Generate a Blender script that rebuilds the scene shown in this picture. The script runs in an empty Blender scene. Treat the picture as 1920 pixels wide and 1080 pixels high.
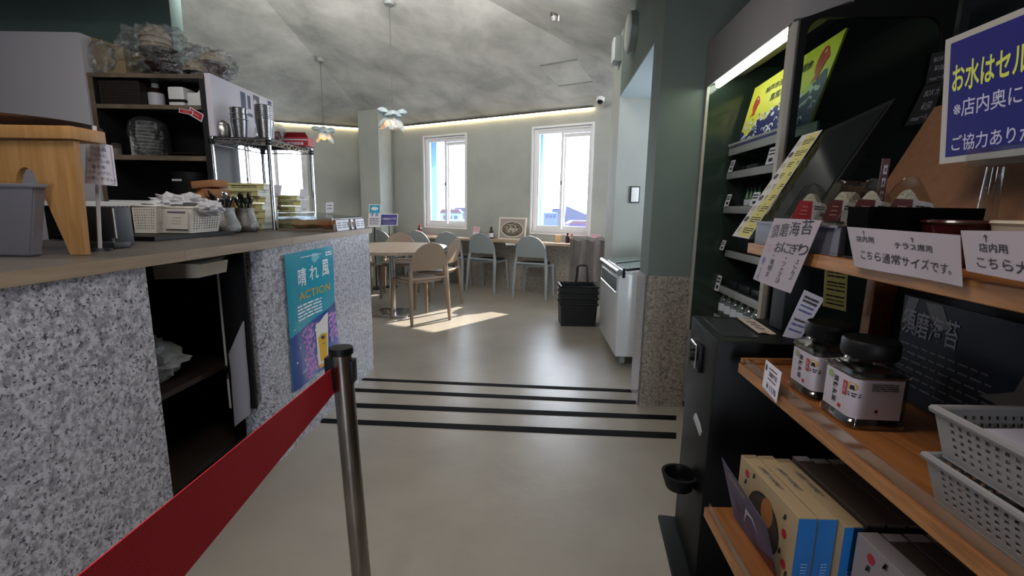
import bpy, bmesh, math, random
from mathutils import Vector, Matrix, noise
V = Vector
random.seed(7)
PI = math.pi
S = bpy.context.scene
COL = S.collection

# ------------------------------------------------------------------ camera
FPX = 860.0
EYE = V((0, 0, 1.2))
_p = math.atan(150 / FPX); _r = math.radians(0.9)
FW = V((0, math.cos(_p), -math.sin(_p)))
_rt = V((1, 0, 0)); _up = _rt.cross(FW)
RT = math.cos(_r) * _rt + math.sin(_r) * _up
UP = -math.sin(_r) * _rt + math.cos(_r) * _up
cam_d = bpy.data.cameras.new('camera')
cam_d.sensor_width = 36; cam_d.lens = FPX / 1920 * 36
cam_d.clip_start = 0.02; cam_d.clip_end = 2000
cam = bpy.data.objects.new('camera', cam_d); COL.objects.link(cam)
_m = Matrix((RT, UP, -FW)).transposed().to_4x4(); _m.translation = EYE
cam.matrix_world = _m
S.camera = cam

# ------------------------------------------------------------------ exposure, sky, sun, large lights
S.view_settings.view_transform = 'Standard'
S.view_settings.look = 'None'
S.view_settings.gamma = 1
S.view_settings.use_curve_mapping = False
S.view_settings.exposure = 1.15
wd = bpy.data.worlds.new('sky'); S.world = wd; wd.use_nodes = True
_bg = wd.node_tree.nodes['Background']
_bg.inputs[0].default_value = (0.80, 0.88, 1.0, 1); _bg.inputs[1].default_value = 7.0


def lamp(name, kind, loc, energy, color, look=None, size=None, size_y=None, spread=None):
    d = bpy.data.lights.new(name, kind); d.energy = energy; d.color = color
    if kind == 'AREA':
        d.shape = 'RECTANGLE'; d.size = size; d.size_y = size_y or size
        if spread: d.spread = spread
    o = bpy.data.objects.new(name, d); COL.objects.link(o); o.location = loc
    if look is not None:
        o.rotation_euler = V(look).to_track_quat('-Z', 'Y').to_euler()
    return o


SUN_DIR = V((-0.655, -0.755, -0.66)).normalized()
sun = lamp('sun', 'SUN', (6, 14, 9), 7.0, (1.0, 0.93, 0.80), SUN_DIR)
sun.data.angle = math.radians(0.6)
WN = V((0.5075, 0.8617, 0)).normalized()      # outward normal of the window wall
# fill light added over kitchen, ceiling lamp over shop floor, both above the frame
lamp('kitchen_fill', 'AREA', (-1.75, 1.55, 2.47), 6.5, (1.0, 0.96, 0.93), (-.1, .45, -1), 1.2, .4)
lamp('shop_lamp', 'AREA', (-.45, .75, 2.47), 10.0, (1.0, 0.95, 0.91), (.05, .15, -1), 1.2, .5)
# unseen area lights added to brighten the seating area, above the frame
for _c, _e, _d in (((-.9, 3.72, 2.92), 12, (-.15, 1, .0)), ((.2, 3.72, 2.92), 8, (.1, 1, .0)), ((-2.1, 3.9, 2.95), 11, (-.4, 1, .0))):
    lamp('seating_fill', 'AREA', _c, _e, (1.0, 0.985, 0.95), _d, .7, .3)

# ------------------------------------------------------------------ unprojection (photo pixel -> point on a plane)
def ray(x, y): return FW * FPX + RT * (x - 960) - UP * (y - 540)
def PP(x, y, p, n):
    d = ray(x, y); n = V(n); return EYE + d * (n.dot(V(p) - EYE) / n.dot(d))
def PZ(x, y, z=0.0): return PP(x, y, (0, 0, z), (0, 0, 1))
def PY(x, y, Y): return PP(x, y, (0, Y, 0), (0, 1, 0))
def PX(x, y, X): return PP(x, y, (X, 0, 0), (1, 0, 0))

# ------------------------------------------------------------------ materials
MATS = {}
def srgb(c):
    if isinstance(c, str):
        c = c.lstrip('#'); c = [int(c[i:i + 2], 16) / 255 for i in (0, 2, 4)]
    return tuple(((x / 12.92) if x <= 0.04045 else ((x + 0.055) / 1.055) ** 2.4) for x in c[:3])


def mat(name, col='#808080', rough=0.5, metal=0.0, spec=0.5, noise_amt=0.0, noise_scale=8.0, bump=0.0,
        bump_scale=60.0, emit=0.0, emit_col=None, coat=0.0, sheen=0.0, stretch=None, trans=0.0):
    if name in MATS: return MATS[name]
    m = bpy.data.materials.new(name); m.use_nodes = True
    nt = m.node_tree; b = nt.nodes['Principled BSDF']
    c = srgb(col)
    b.inputs['Base Color'].default_value = (*c, 1)
    b.inputs['Roughness'].default_value = rough
    b.inputs['Metallic'].default_value = metal
    b.inputs['Specular IOR Level'].default_value = spec
    b.inputs['Coat Weight'].default_value = coat
    b.inputs['Sheen Weight'].default_value = sheen
    b.inputs['Transmission Weight'].default_value = trans
    if emit:
        b.inputs['Emission Color'].default_value = (*srgb(emit_col or col), 1)
        b.inputs['Emission Strength'].default_value = emit
    if noise_amt or bump:
        tc = nt.nodes.new('ShaderNodeTexCoord'); mp = nt.nodes.new('ShaderNodeMapping')
        nt.links.new(tc.outputs['Object'], mp.inputs[0])
        if stretch: mp.inputs['Scale'].default_value = stretch
    if noise_amt:
        n = nt.nodes.new('ShaderNodeTexNoise'); n.inputs['Scale'].default_value = noise_scale
        n.inputs['Detail'].default_value = 6
        nt.links.new(mp.outputs[0], n.inputs['Vector'])
        r = nt.nodes.new('ShaderNodeValToRGB')
        r.color_ramp.elements[0].position = .3; r.color_ramp.elements[1].position = .7
        r.color_ramp.elements[0].color = (*[x * (1 - noise_amt) for x in c], 1)
        r.color_ramp.elements[1].color = (*[min(1, x * (1 + noise_amt)) for x in c], 1)
        nt.links.new(n.outputs['Fac'], r.inputs[0]); nt.links.new(r.outputs[0], b.inputs['Base Color'])
    if bump:
        n2 = nt.nodes.new('ShaderNodeTexNoise'); n2.inputs['Scale'].default_value = bump_scale
        n2.inputs['Detail'].default_value = 4
        nt.links.new(mp.outputs[0], n2.inputs['Vector'])
        bp = nt.nodes.new('ShaderNodeBump'); bp.inputs['Strength'].default_value = bump
        bp.inputs['Distance'].default_value = 0.01
        nt.links.new(n2.outputs['Fac'], bp.inputs['Height']); nt.links.new(bp.outputs[0], b.inputs['Normal'])
    MATS[name] = m
    return m


def clear(name, tint='#ffffff', gloss=0.10, rough=0.05, bump=0.0, haze=0.0, alpha_col=None):
    """clear sheet: lets light straight through with a Fresnel-like gloss and an optional milky share"""
    if name in MATS: return MATS[name]
    m = bpy.data.materials.new(name); m.use_nodes = True
    nt = m.node_tree; nt.nodes.remove(nt.nodes['Principled BSDF'])
    out = nt.nodes['Material Output']
    t = nt.nodes.new('ShaderNodeBsdfTransparent'); t.inputs[0].default_value = (*srgb(tint), 1)
    g = nt.nodes.new('ShaderNodeBsdfGlossy'); g.inputs['Roughness'].default_value = rough
    lw = nt.nodes.new('ShaderNodeLayerWeight'); lw.inputs[0].default_value = 0.35
    ad = nt.nodes.new('ShaderNodeMath'); ad.operation = 'MULTIPLY_ADD'
    ad.inputs[1].default_value = min(.9, gloss * 3); ad.inputs[2].default_value = gloss * .5
    nt.links.new(lw.outputs['Facing'], ad.inputs[0])
    mx = nt.nodes.new('ShaderNodeMixShader')
    nt.links.new(ad.outputs[0], mx.inputs[0]); nt.links.new(t.outputs[0], mx.inputs[1]); nt.links.new(g.outputs[0], mx.inputs[2])
    last = mx
    if haze:
        d = nt.nodes.new('ShaderNodeBsdfDiffuse'); d.inputs[0].default_value = (*srgb(alpha_col or '#f0f0f0'), 1)
        m2 = nt.nodes.new('ShaderNodeMixShader'); m2.inputs[0].default_value = haze
        nt.links.new(mx.outputs[0], m2.inputs[1]); nt.links.new(d.outputs[0], m2.inputs[2]); last = m2
    if bump:
        tc = nt.nodes.new('ShaderNodeTexCoord')
        n2 = nt.nodes.new('ShaderNodeTexNoise'); n2.inputs['Scale'].default_value = 22; n2.inputs['Detail'].default_value = 5
        nt.links.new(tc.outputs['Object'], n2.inputs['Vector'])
        bp = nt.nodes.new('ShaderNodeBump'); bp.inputs['Strength'].default_value = bump; bp.inputs['Distance'].default_value = .03
        nt.links.new(n2.outputs['Fac'], bp.inputs['Height']); nt.links.new(bp.outputs[0], g.inputs['Normal'])
    nt.links.new(last.outputs[0], out.inputs[0])
    MATS[name] = m
    return m


def granite(name, base, dark, light, scale=1.0, rough=0.3):
    if name in MATS: return MATS[name]
    m = bpy.data.materials.new(name); m.use_nodes = True
    nt = m.node_tree; b = nt.nodes['Principled BSDF']; b.inputs['Roughness'].default_value = rough
    tc = nt.nodes.new('ShaderNodeTexCoord')
    def ns(sc, det, lo, hi, c0, c1):
        n = nt.nodes.new('ShaderNodeTexNoise'); n.inputs['Scale'].default_value = sc * scale
        n.inputs['Detail'].default_value = det; n.inputs['Roughness'].default_value = .6
        nt.links.new(tc.outputs['Object'], n.inputs['Vector'])
        r = nt.nodes.new('ShaderNodeValToRGB')
        r.color_ramp.elements[0].position = lo; r.color_ramp.elements[1].position = hi
        r.color_ramp.elements[0].color = c0; r.color_ramp.elements[1].color = c1
        nt.links.new(n.outputs['Fac'], r.inputs[0]); return r
    a = ns(62, 3, .42, .58, (*srgb(base), 1), (*srgb(light), 1))
    k = ns(88, 3, .37, .43, (1, 1, 1, 1), (0, 0, 0, 1))
    k2 = ns(34, 5, .52, .60, (0, 0, 0, 1), (1, 1, 1, 1))
    mx = nt.nodes.new('ShaderNodeMix'); mx.data_type = 'RGBA'
    nt.links.new(k.outputs[0], mx.inputs[0]); nt.links.new(a.outputs[0], mx.inputs[6]); mx.inputs[7].default_value = (*srgb(dark), 1)
    mx2 = nt.nodes.new('ShaderNodeMix'); mx2.data_type = 'RGBA'
    ml = nt.nodes.new('ShaderNodeMath'); ml.operation = 'MULTIPLY'; ml.inputs[1].default_value = .5
    nt.links.new(k2.outputs[0], ml.inputs[0]); nt.links.new(ml.outputs[0], mx2.inputs[0])
    nt.links.new(mx.outputs[2], mx2.inputs[6]); mx2.inputs[7].default_value = (*[x * 1.6 for x in srgb(dark)], 1)
    nt.links.new(mx2.outputs[2], b.inputs['Base Color'])
    MATS[name] = m
    return m


def wood(name, c0, c1, axis=1, rough=0.45, scale=1.0):
    if name in MATS: return MATS[name]
    m = bpy.data.materials.new(name); m.use_nodes = True
    nt = m.node_tree; b = nt.nodes['Principled BSDF']; b.inputs['Roughness'].default_value = rough
    tc = nt.nodes.new('ShaderNodeTexCoord'); mp = nt.nodes.new('ShaderNodeMapping')
    sc = [18 * scale] * 3; sc[axis] = 1.6 * scale; mp.inputs['Scale'].default_value = sc
    n = nt.nodes.new('ShaderNodeTexNoise'); n.inputs['Scale'].default_value = 3; n.inputs['Detail'].default_value = 7
    n.inputs['Distortion'].default_value = .6
    r = nt.nodes.new('ShaderNodeValToRGB')
    r.color_ramp.elements[0].position = .32; r.color_ramp.elements[1].position = .68
    r.color_ramp.elements[0].color = (*srgb(c0), 1); r.color_ramp.elements[1].color = (*srgb(c1), 1)
    nt.links.new(tc.outputs['Object'], mp.inputs[0]); nt.links.new(mp.outputs[0], n.inputs['Vector'])
    nt.links.new(n.outputs['Fac'], r.inputs[0]); nt.links.new(r.outputs[0], b.inputs['Base Color'])
    MATS[name] = m
    return m


def plaster(name, c0, c1, rough=0.75, scale=1.3):
    if name in MATS: return MATS[name]
    m = bpy.data.materials.new(name); m.use_nodes = True
    nt = m.node_tree; b = nt.nodes['Principled BSDF']; b.inputs['Roughness'].default_value = rough
    tc = nt.nodes.new('ShaderNodeTexCoord')
    n = nt.nodes.new('ShaderNodeTexNoise'); n.inputs['Scale'].default_value = scale; n.inputs['Detail'].default_value = 9
    n.inputs['Roughness'].default_value = .60; n.inputs['Distortion'].default_value = .25
    r = nt.nodes.new('ShaderNodeValToRGB'); r.color_ramp.elements[0].position = .33; r.color_ramp.elements[1].position = .7
    r.color_ramp.elements[0].color = (*srgb(c0), 1); r.color_ramp.elements[1].color = (*srgb(c1), 1)
    nt.links.new(tc.outputs['Object'], n.inputs['Vector']); nt.links.new(n.outputs['Fac'], r.inputs[0])
    nt.links.new(r.outputs[0], b.inputs['Base Color'])
    bp = nt.nodes.new('ShaderNodeBump'); bp.inputs['Strength'].default_value = .25; bp.inputs['Distance'].default_value = .02
    nt.links.new(n.outputs['Fac'], bp.inputs['Height']); nt.links.new(bp.outputs[0], b.inputs['Normal'])
    MATS[name] = m
    return m

# ------------------------------------------------------------------ mesh builder
_TXT = {}
def text_mesh(s, bold=0.0):
    key = (s, bold)
    if key in _TXT: return _TXT[key]
    cu = bpy.data.curves.new('lettering', 'FONT'); cu.body = s; cu.size = 1; cu.resolution_u = 2
    cu.offset = bold
    o = bpy.data.objects.new('lettering', cu); COL.objects.link(o)
    dg = bpy.context.evaluated_depsgraph_get(); dg.update()
    me = bpy.data.meshes.new_from_object(o.evaluated_get(dg))
    vs = [v.co.copy() for v in me.vertices]; fs = [tuple(p.vertices) for p in me.polygons]
    bpy.data.meshes.remove(me); bpy.data.objects.remove(o); bpy.data.curves.remove(cu)
    if vs:
        x0 = min(v.x for v in vs); x1 = max(v.x for v in vs); y0 = min(v.y for v in vs); y1 = max(v.y for v in vs)
    else: x0 = x1 = y0 = y1 = 0
    _TXT[key] = (vs, fs, x0, x1, y0, y1)
    return _TXT[key]


class MB:
    def __init__(s):
        s.bm = bmesh.new(); s.mats = []; s.M = Matrix.Identity(4)
    def mi(s, m):
        if m not in s.mats: s.mats.append(m)
        return s.mats.index(m)
    def face(s, vs, m):
        try:
            f = s.bm.faces.new(vs); f.material_index = s.mi(m); return f
        except ValueError: return None
    def v(s, p): return s.bm.verts.new(s.M @ V(p))
    def poly(s, pts, m): return s.face([s.v(p) for p in pts], m)
    def box(s, lo, hi, m, bev=0.0, T=None, skip=()):
        lo = V(lo); hi = V(hi); T = T or Matrix.Identity(4)
        c = [(lo.x, lo.y, lo.z), (hi.x, lo.y, lo.z), (hi.x, hi.y, lo.z), (lo.x, hi.y, lo.z),
             (lo.x, lo.y, hi.z), (hi.x, lo.y, hi.z), (hi.x, hi.y, hi.z), (lo.x, hi.y, hi.z)]
        vs = [s.v(T @ V(p)) for p in c]; fs = []
        for i, q in enumerate(((0, 3, 2, 1), (4, 5, 6, 7), (0, 1, 5, 4), (1, 2, 6, 5), (2, 3, 7, 6), (3, 0, 4, 7))):
            if i in skip: continue
            mm = m[i] if isinstance(m, (list, tuple)) else m
            fs.append(s.face([vs[j] for j in q], mm))
        if bev > 0:
            es = {e for f in fs for e in f.edges}
            bmesh.ops.bevel(s.bm, geom=list(es), offset=bev, segments=2, profile=.6, affect='EDGES', clamp_overlap=True)
        return s
    def prism(s, pts, ex, m, mside=None, bev=0.0):
        """polygon pts (3D) extruded by vector ex"""
        ex = V(ex); a = [s.v(p) for p in pts]; b = [s.v(V(p) + ex) for p in pts]; n = len(pts); fs = []
        fs.append(s.face(a[::-1], m)); fs.append(s.face(b, m))
        for i in range(n): fs.append(s.face([a[i], a[(i + 1) % n], b[(i + 1) % n], b[i]], mside or m))
        if bev > 0:
            es = {e for f in fs if f for e in f.edges}
            bmesh.ops.bevel(s.bm, geom=list(es), offset=bev, segments=2, profile=.6, affect='EDGES', clamp_overlap=True)
        return s
    def cyl(s, p0, p1, r0, r1=None, m=None, seg=16, caps=True):
        p0 = V(p0); p1 = V(p1); r1 = r0 if r1 is None else r1
        q = (p1 - p0).to_track_quat('Z', 'Y').to_matrix()
        ra = [s.v(p0 + q @ V((math.cos(2 * PI * i / seg) * r0, math.sin(2 * PI * i / seg) * r0, 0))) for i in range(seg)]
        rb = [s.v(p1 + q @ V((math.cos(2 * PI * i / seg) * r1, math.sin(2 * PI * i / seg) * r1, 0))) for i in range(seg)]
        for i in range(seg): s.face([ra[i], ra[(i + 1) % seg], rb[(i + 1) % seg], rb[i]], m)
        if caps: s.face(ra[::-1], m); s.face(rb, m)
        return s
    def tube(s, pts, r, m, seg=8, caps=True, closed=False):
        pts = [V(p) for p in pts]; n = len(pts); rings = []; up = None
        for i, p in enumerate(pts):
            a = pts[(i - 1) % n] if (closed or i) else p; b = pts[(i + 1) % n] if (closed or i < n - 1) else p
            t = (b - a).normalized()
            if up is None: up = t.orthogonal().normalized()
            up = (up - t * up.dot(t))
            if up.length < 1e-6: up = t.orthogonal()
            up.normalize(); sd = t.cross(up); rr = r[i] if isinstance(r, (list, tuple)) else r
            rings.append([s.v(p + (up * math.cos(2 * PI * k / seg) + sd * math.sin(2 * PI * k / seg)) * rr) for k in range(seg)])
        for i in range(n if closed else n - 1):
            A = rings[i]; B = rings[(i + 1) % n]
            for k in range(seg): s.face([A[k], A[(k + 1) % seg], B[(k + 1) % seg], B[k]], m)
        if caps and not closed: s.face(rings[0][::-1], m); s.face(rings[-1], m)
        return s
    def lathe(s, prof, c, m, seg=24, axis=(0, 0, 1), mats=None, sx=1, sy=1):
        """profile [(r,z)...] turned about axis through c"""
        c = V(c); q = V(axis).to_track_quat('Z', 'Y').to_matrix() if tuple(axis) != (0, 0, 1) else Matrix.Identity(3)
        rings = []
        for r, z in prof:
            if r < 1e-6: rings.append([s.v(c + q @ V((0, 0, z)))])
            else: rings.append([s.v(c + q @ V((math.cos(2 * PI * i / seg) * r * sx, math.sin(2 * PI * i / seg) * r * sy, z))) for i in range(seg)])
        for i in range(len(rings) - 1):
            A, B = rings[i], rings[i + 1]; mm = mats[i] if mats else m
            for k in range(seg):
                k2 = (k + 1) % seg
                if len(A) == 1 and len(B) == 1: break
                if len(A) == 1: s.face([A[0], B[k2], B[k]][::-1], mm)
                elif len(B) == 1: s.face([A[k], A[k2], B[0]], mm)
                else: s.face([A[k], A[k2], B[k2], B[k]], mm)
        return s
    def grid(s, pos, nu, nv, m, thick=0.0):
        """sheet given by pos(u,v); with thickness a closed slab"""
        def layer(off):
            g = []
            for j in range(nv + 1):
                row = []
                for i in range(nu + 1):
                    u, v = i / nu, j / nv; p = pos(u, v)
                    if off: p = p + nrm(pos, u, v) * off
                    row.append(s.v(p))
                g.append(row)
            return g
        A = layer(0)
        for j in range(nv):
            for i in range(nu): s.face([A[j][i], A[j][i + 1], A[j + 1][i + 1], A[j + 1][i]], m)
        if thick:
            B = layer(-thick)
            for j in range(nv):
                for i in range(nu): s.face([B[j][i], B[j + 1][i], B[j + 1][i + 1], B[j][i + 1]], m)
            for i in range(nu):
                s.face([A[0][i + 1], A[0][i], B[0][i], B[0][i + 1]], m); s.face([A[nv][i], A[nv][i + 1], B[nv][i + 1], B[nv][i]], m)
            for j in range(nv):
                s.face([A[j][0], A[j + 1][0], B[j + 1][0], B[j][0]], m); s.face([A[j + 1][nu], A[j][nu], B[j][nu], B[j + 1][nu]], m)
        return s
    # ---- printing on a sheet pos(u,v); u,v in 0..1
    def ink(s, pos, pts, m, off=0.0006):
        vs = [s.v(pos(u, v) + nrm(pos, u, v) * off) for u, v in pts]
        return s.face(vs, m)
    def disc(s, pos, u, v, ru, rv, m, off=0.0006, seg=20, rot=0.0):
        ps = []
        for i in range(seg):
            a = 2 * PI * i / seg; x = math.cos(a); y = math.sin(a)
            ps.append((u + ru * (x * math.cos(rot) - y * math.sin(rot)), v + rv * (x * math.sin(rot) + y * math.cos(rot))))
        return s.ink(pos, ps, m, off)
    def bar(s, pos, u0, u1, v0, v1, m, off=0.0006): return s.ink(pos, [(u0, v0), (u1, v0), (u1, v1), (u0, v1)], m, off)
    def lines(s, pos, u0, u1, vs, h, m, off=0.0006, seed=1, dash=0.35, gap=0.02):
        """unreadable small print as rows of dashes"""
        rnd = random.Random(seed)
        for v in vs:
            u = u0
            while u < u1 - .01:
                w = min(u1 - u, (u1 - u0) * dash * rnd.uniform(.5, 1.2))
                s.bar(pos, u, u + w, v - h / 2, v + h / 2, m, off); u += w + gap
        return s
    def text(s, pos, t, u, v, du, dv, m, off=0.0008, bold=0.0, rot=0.0, shear=0.0, vertical=False, jitter=0.0, seed=3):
        """lettering fitted in a box of size du x dv centred at (u,v)"""
        if vertical:
            n = len(t)
            for i, ch in enumerate(t):
                s.text(pos, ch, u, v + dv / 2 - dv * (i + .5) / n, du, dv / n * .86, m, off, bold, rot, shear, jitter=jitter, seed=seed + i)
            return s
        vs, fs, x0, x1, y0, y1 = text_mesh(t, bold)
        if not vs: return s
        w = max(x1 - x0, .05); h = max(y1 - y0, .05); rnd = random.Random(seed); jx = rnd.uniform(-1, 1) * jitter; jy = rnd.uniform(-1, 1) * jitter
        out = []
        for p in vs:
            a = (p.x - (x0 + x1) / 2) / w; b = (p.y - (y0 + y1) / 2) / h; a += shear * b
            if jitter:
                ph = p.x * 2.3 + seed
                b += jitter * math.sin(ph) * .6; a += jitter * math.cos(ph * 1.3) * .1
            a2 = a * du; b2 = b * dv
            uu = u + a2 * math.cos(rot) - b2 * math.sin(rot); vv = v + a2 * math.sin(rot) + b2 * math.cos(rot)
            out.append(s.v(pos(uu, vv) + nrm(pos, uu, vv) * off))
        for f in fs: s.face([out[i] for i in f], m)
        return s
    def build(s, name, parent=None, world=True, smooth=35, recalc=True):
        if recalc: bmesh.ops.recalc_face_normals(s.bm, faces=[f for f in s.bm.faces])
        me = bpy.data.meshes.new(name)
        T = inv_of(parent) if (parent is not None and world) else None
        if T is not None: s.bm.transform(T)
        s.bm.to_mesh(me); s.bm.free()
        for m in s.mats: me.materials.append(m)
        if smooth:
            me.shade_smooth(); me.set_sharp_from_angle(angle=math.radians(smooth))
        o = bpy.data.objects.new(name, me); COL.objects.link(o)
        if parent is not None: o.parent = parent
        return o


def nrm(pos, u, v):
    e = 0.004
    d = (pos(u + e, v) - pos(u - e, v)).cross(pos(u, v + e) - pos(u, v - e))
    return d.normalized() if d.length > 0 else V((0, 0, 1))


def inv_of(o):
    while o.parent is not None: o = o.parent
    return (Matrix.Translation(o.location) @ o.rotation_euler.to_matrix().to_4x4()).inverted()


def flat(p00, p10, p01, p11=None, bulge=0.0, wave=0.0, nw=2.0, ph=0.0, curl=0.0):
    """bilinear sheet; p00 bottom-left, p10 bottom-right, p01 top-left"""
    p00, p10, p01 = V(p00), V(p10), V(p01); p11 = V(p11) if p11 is not None else p10 + p01 - p00
    n = (p10 - p00).cross(p01 - p00).normalized()
    def pos(u, v):
        p = p00 * (1 - u) * (1 - v) + p10 * u * (1 - v) + p01 * (1 - u) * v + p11 * u * v
        d = bulge * 4 * u * (1 - u) + wave * math.sin(u * PI * nw + ph) * (1 - .5 * v) + curl * (1 - v) ** 2
        return p + n * d
    return pos


def put(name, label, cat, group=None, loc=(0, 0, 0), rz=0.0):
    o = bpy.data.objects.new(name, None); COL.objects.link(o)
    o.empty_display_size = .05
    o.location = loc; o.rotation_euler = (0, 0, rz)
    return tag(o, label, cat, group)
def tag(o, label, cat, group=None, kind=None):
    o['label'] = label; o['category'] = cat
    if group: o['group'] = group
    if kind: o['kind'] = kind
    return o
def struct(o): o['kind'] = 'structure'; return o
def dup(root, label, loc=None, rz=None, group=None):
    r = root.copy(); COL.objects.link(r)
    if loc is not None: r.location = loc
    if rz is not None: r.rotation_euler = (0, 0, rz)
    r['label'] = label
    if group: r['group'] = group
    for ch in list(root.children):
        c = ch.copy(); COL.objects.link(c); c.parent = r
        for g in list(ch.children):
            d = g.copy(); COL.objects.link(d); d.parent = c
    return r
def origin_to(o, loc):
    """move a single-mesh thing's origin to its base"""
    loc = V(loc); o.data.transform(Matrix.Translation(-loc)); o.location = loc; return o

# ------------------------------------------------------------------ palette
M_plaster = plaster('sage plaster', '#9da09a', '#b1b3ab')
M_ceil = plaster('trowelled ceiling plaster', '#969691', '#c9c8c2', scale=1.9)
M_green = plaster('dark green plaster', '#5d6f6a', '#6a7c76')
M_pillar = plaster('grey green plaster', '#626d67', '#6f7a74')
M_floor = plaster('grey beige floor coating', '#958d82', '#a39b8f', rough=.33, scale=2.2)
M_granL = granite('pale granite', '#a9a6a8', '#6a6668', '#c4c1c4', scale=1.5)
M_granP = granite('brown grey granite', '#93897f', '#4a433f', '#aca297', scale=1.3)
M_white = mat('white window paint', '#e6e4e4', .4)
M_whitep = mat('white plastic', '#e3e3e1', .35)
M_black = mat('black', '#0b0b0c', .5, spec=.3)
M_blackg = mat('black gloss', '#0a0a0c', .4, spec=.2)
M_blacks = mat('black tape', '#0c0b0e', .8, spec=.15)
M_dkgrey = mat('charcoal', '#26272b', .5)
M_chrome = mat('chrome', '#d0d0d4', .18, 1.0)
M_steel = mat('brushed steel', '#a9a7a6', .32, 1.0, bump=.1)
M_alu = mat('hammered aluminium', '#72706d', .42, .9, bump=.35, bump_scale=140)
M_glass = clear('window glass', gloss=.06)
M_acryl = clear('clear acrylic', tint='#f4f7f7', gloss=.12)
M_film = clear('clear plastic film', tint='#f2f5f5', gloss=.20, rough=.07, bump=1.4, haze=.025)
M_blue_out = mat('pale blue outside paint', '#4a7ba6', .7)
M_ink = mat('black ink', '#17151c', .6)
M_paper = mat('white paper', '#dcd8e0', .7)
M_warm = mat('warm led', '#ffe9b8', .5, emit=6.0, emit_col='#ffe6b4')

# ------------------------------------------------------------------ room
WA = V((-.681, 7.214, 0)); WD = V((.8617, -.5075, 0)).normalized()
WN = V((.5075, .8617, 0)).normalized()
BL = V((-3.831, 7.66, 0)); BD = V((.9367, .350, 0)).normalized(); BN = V((-.350, .9367, 0)).normalized()
RA = V((.807, 2.71, 0)); RD = V((.075, .9972, 0)).normalized(); RN = V((.9972, -.075, 0)).normalized()
def WP(t, o=0, z=0): return WA + WD * t + WN * o + V((0, 0, z))       # along window wall, o outward
def LP(t, o=0, z=0): return BL + BD * t + BN * o + V((0, 0, z))
def RP(t, o=0, z=0): return RA + RD * t + RN * o + V((0, 0, z))
_d = WA - BL; _den = BD.x * WD.y - BD.y * WD.x
T_C = (_d.x * WD.y - _d.y * WD.x) / _den                                # corner along left wall
CORNER = LP(T_C); TW_C = (CORNER - WA).dot(WD)


def wall(name, P, t0, t1, z0, z1, holes, thick, m, ext=None, mo=None):
    b = MB(); xs = sorted({t0, t1} | {h[0] for h in holes} | {h[1] for h in holes})
    for a, c in zip(xs, xs[1:]):
        hs = [h for h in holes if h[0] <= a and h[1] >= c]
        segs = [(z0, z1)] if not hs else [(z0, hs[0][2]), (hs[0][3], z1)]
        for za, zb in segs:
            b.prism([P(a, 0, za), P(c, 0, za), P(c, 0, zb), P(a, 0, zb)], P(a, thick, 0) - P(a, 0, 0), m)
            if ext: b.prism([P(a, thick, za), P(c, thick, za), P(c, thick, zb), P(a, thick, zb)], P(a, ext, 0) - P(a, 0, 0), mo)
    return struct(b.build(name, smooth=0))


W1 = (-.885, -.075, .885, 2.285); W2 = (1.105, 1.965, .865, 2.285); W3 = (-.89, .41, .95, 2.27)
T_END = 4.2
wall('wall_far', WP, TW_C - .3, T_END, 0, 3.2, [W1, W2], .10, M_plaster, .2, M_blue_out)
wall('wall_left', LP, -3.2, T_C + .2, 0, 3.6, [W3], .10, M_plaster, .2, M_blue_out)

# floor
b = MB(); b.box((-7.5, -3, -.1), (5, 11, 0), M_floor); struct(b.build('floor', smooth=0))

# faceted ceiling: three sloping fields meeting at creases, a low flat field over the shop
SL = .30
def plane_z(p, o, n, z0): return z0 + SL * max(-9, (V((p[0], p[1], 0)) - o).dot(-n))
facets = [(WA, WN, 2.5), (BL, BN, 2.5), (RA, RN, 2.735)]
b = MB()
big = [(-8, 3.55), (5, 3.55), (5, 11), (-8, 11)]
for i, (o, n, z0) in enumerate(facets):
    g = bmesh.new()
    def zz(x, y, o=o, n=n, z0=z0): return z0 + SL * (V((x, y, 0)) - o).dot(-n)
    f = g.faces.new([g.verts.new((x, y, zz(x, y))) for x, y in big])
    for j, (o2, n2, z2) in enumerate(facets):
        if i == j: continue
        # keep where own z <= other z:  (z2-z0) - SL*((p-o2).n2 - (p-o).n) >= 0
        gx = -SL * (n2 - n); c = (z2 - z0) + SL * (o2.dot(n2) - o.dot(n))
        L2 = gx.length_squared
        co = gx * (-c / L2)
        bmesh.ops.bisect_plane(g, geom=g.verts[:] + g.edges[:] + g.faces[:], plane_co=co, plane_no=gx.normalized(), clear_inner=True)
    for o2, n2 in ((WA, WN), (BL, BN)):
        bmesh.ops.bisect_plane(g, geom=g.verts[:] + g.edges[:] + g.faces[:], plane_co=o2 + n2 * .1, plane_no=n2, clear_outer=True)
    bmesh.ops.bisect_plane(g, geom=g.verts[:] + g.edges[:] + g.faces[:], plane_co=(2.75, 0, 0), plane_no=(1, 0, 0), clear_outer=True)
    if i == 2 or True:
        bmesh.ops.bisect_plane(g, geom=g.verts[:] + g.edges[:] + g.faces[:], plane_co=RP(0, 1.2), plane_no=RN, clear_outer=False)
    for f in g.faces:
        b.prism([v.co.copy() for v in f.verts], (0, 0, .06), M_ceil)
    g.free()
struct(b.build('ceiling', smooth=0))
b = MB(); b.box((-7.5, -3, 2.5), (5, 2.95, 2.6), M_ceil); b.box((-7.5, 2.87, 2.601), (5, 2.95, 2.78), M_ceil); b.box((-7.5, 2.951, 2.74), (5, 3.6, 2.82), M_ceil); b.box((-7.5, 3.5, 2.821), (5, 3.6, 5.6), M_ceil)
struct(b.build('ceiling_front', smooth=0))

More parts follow.
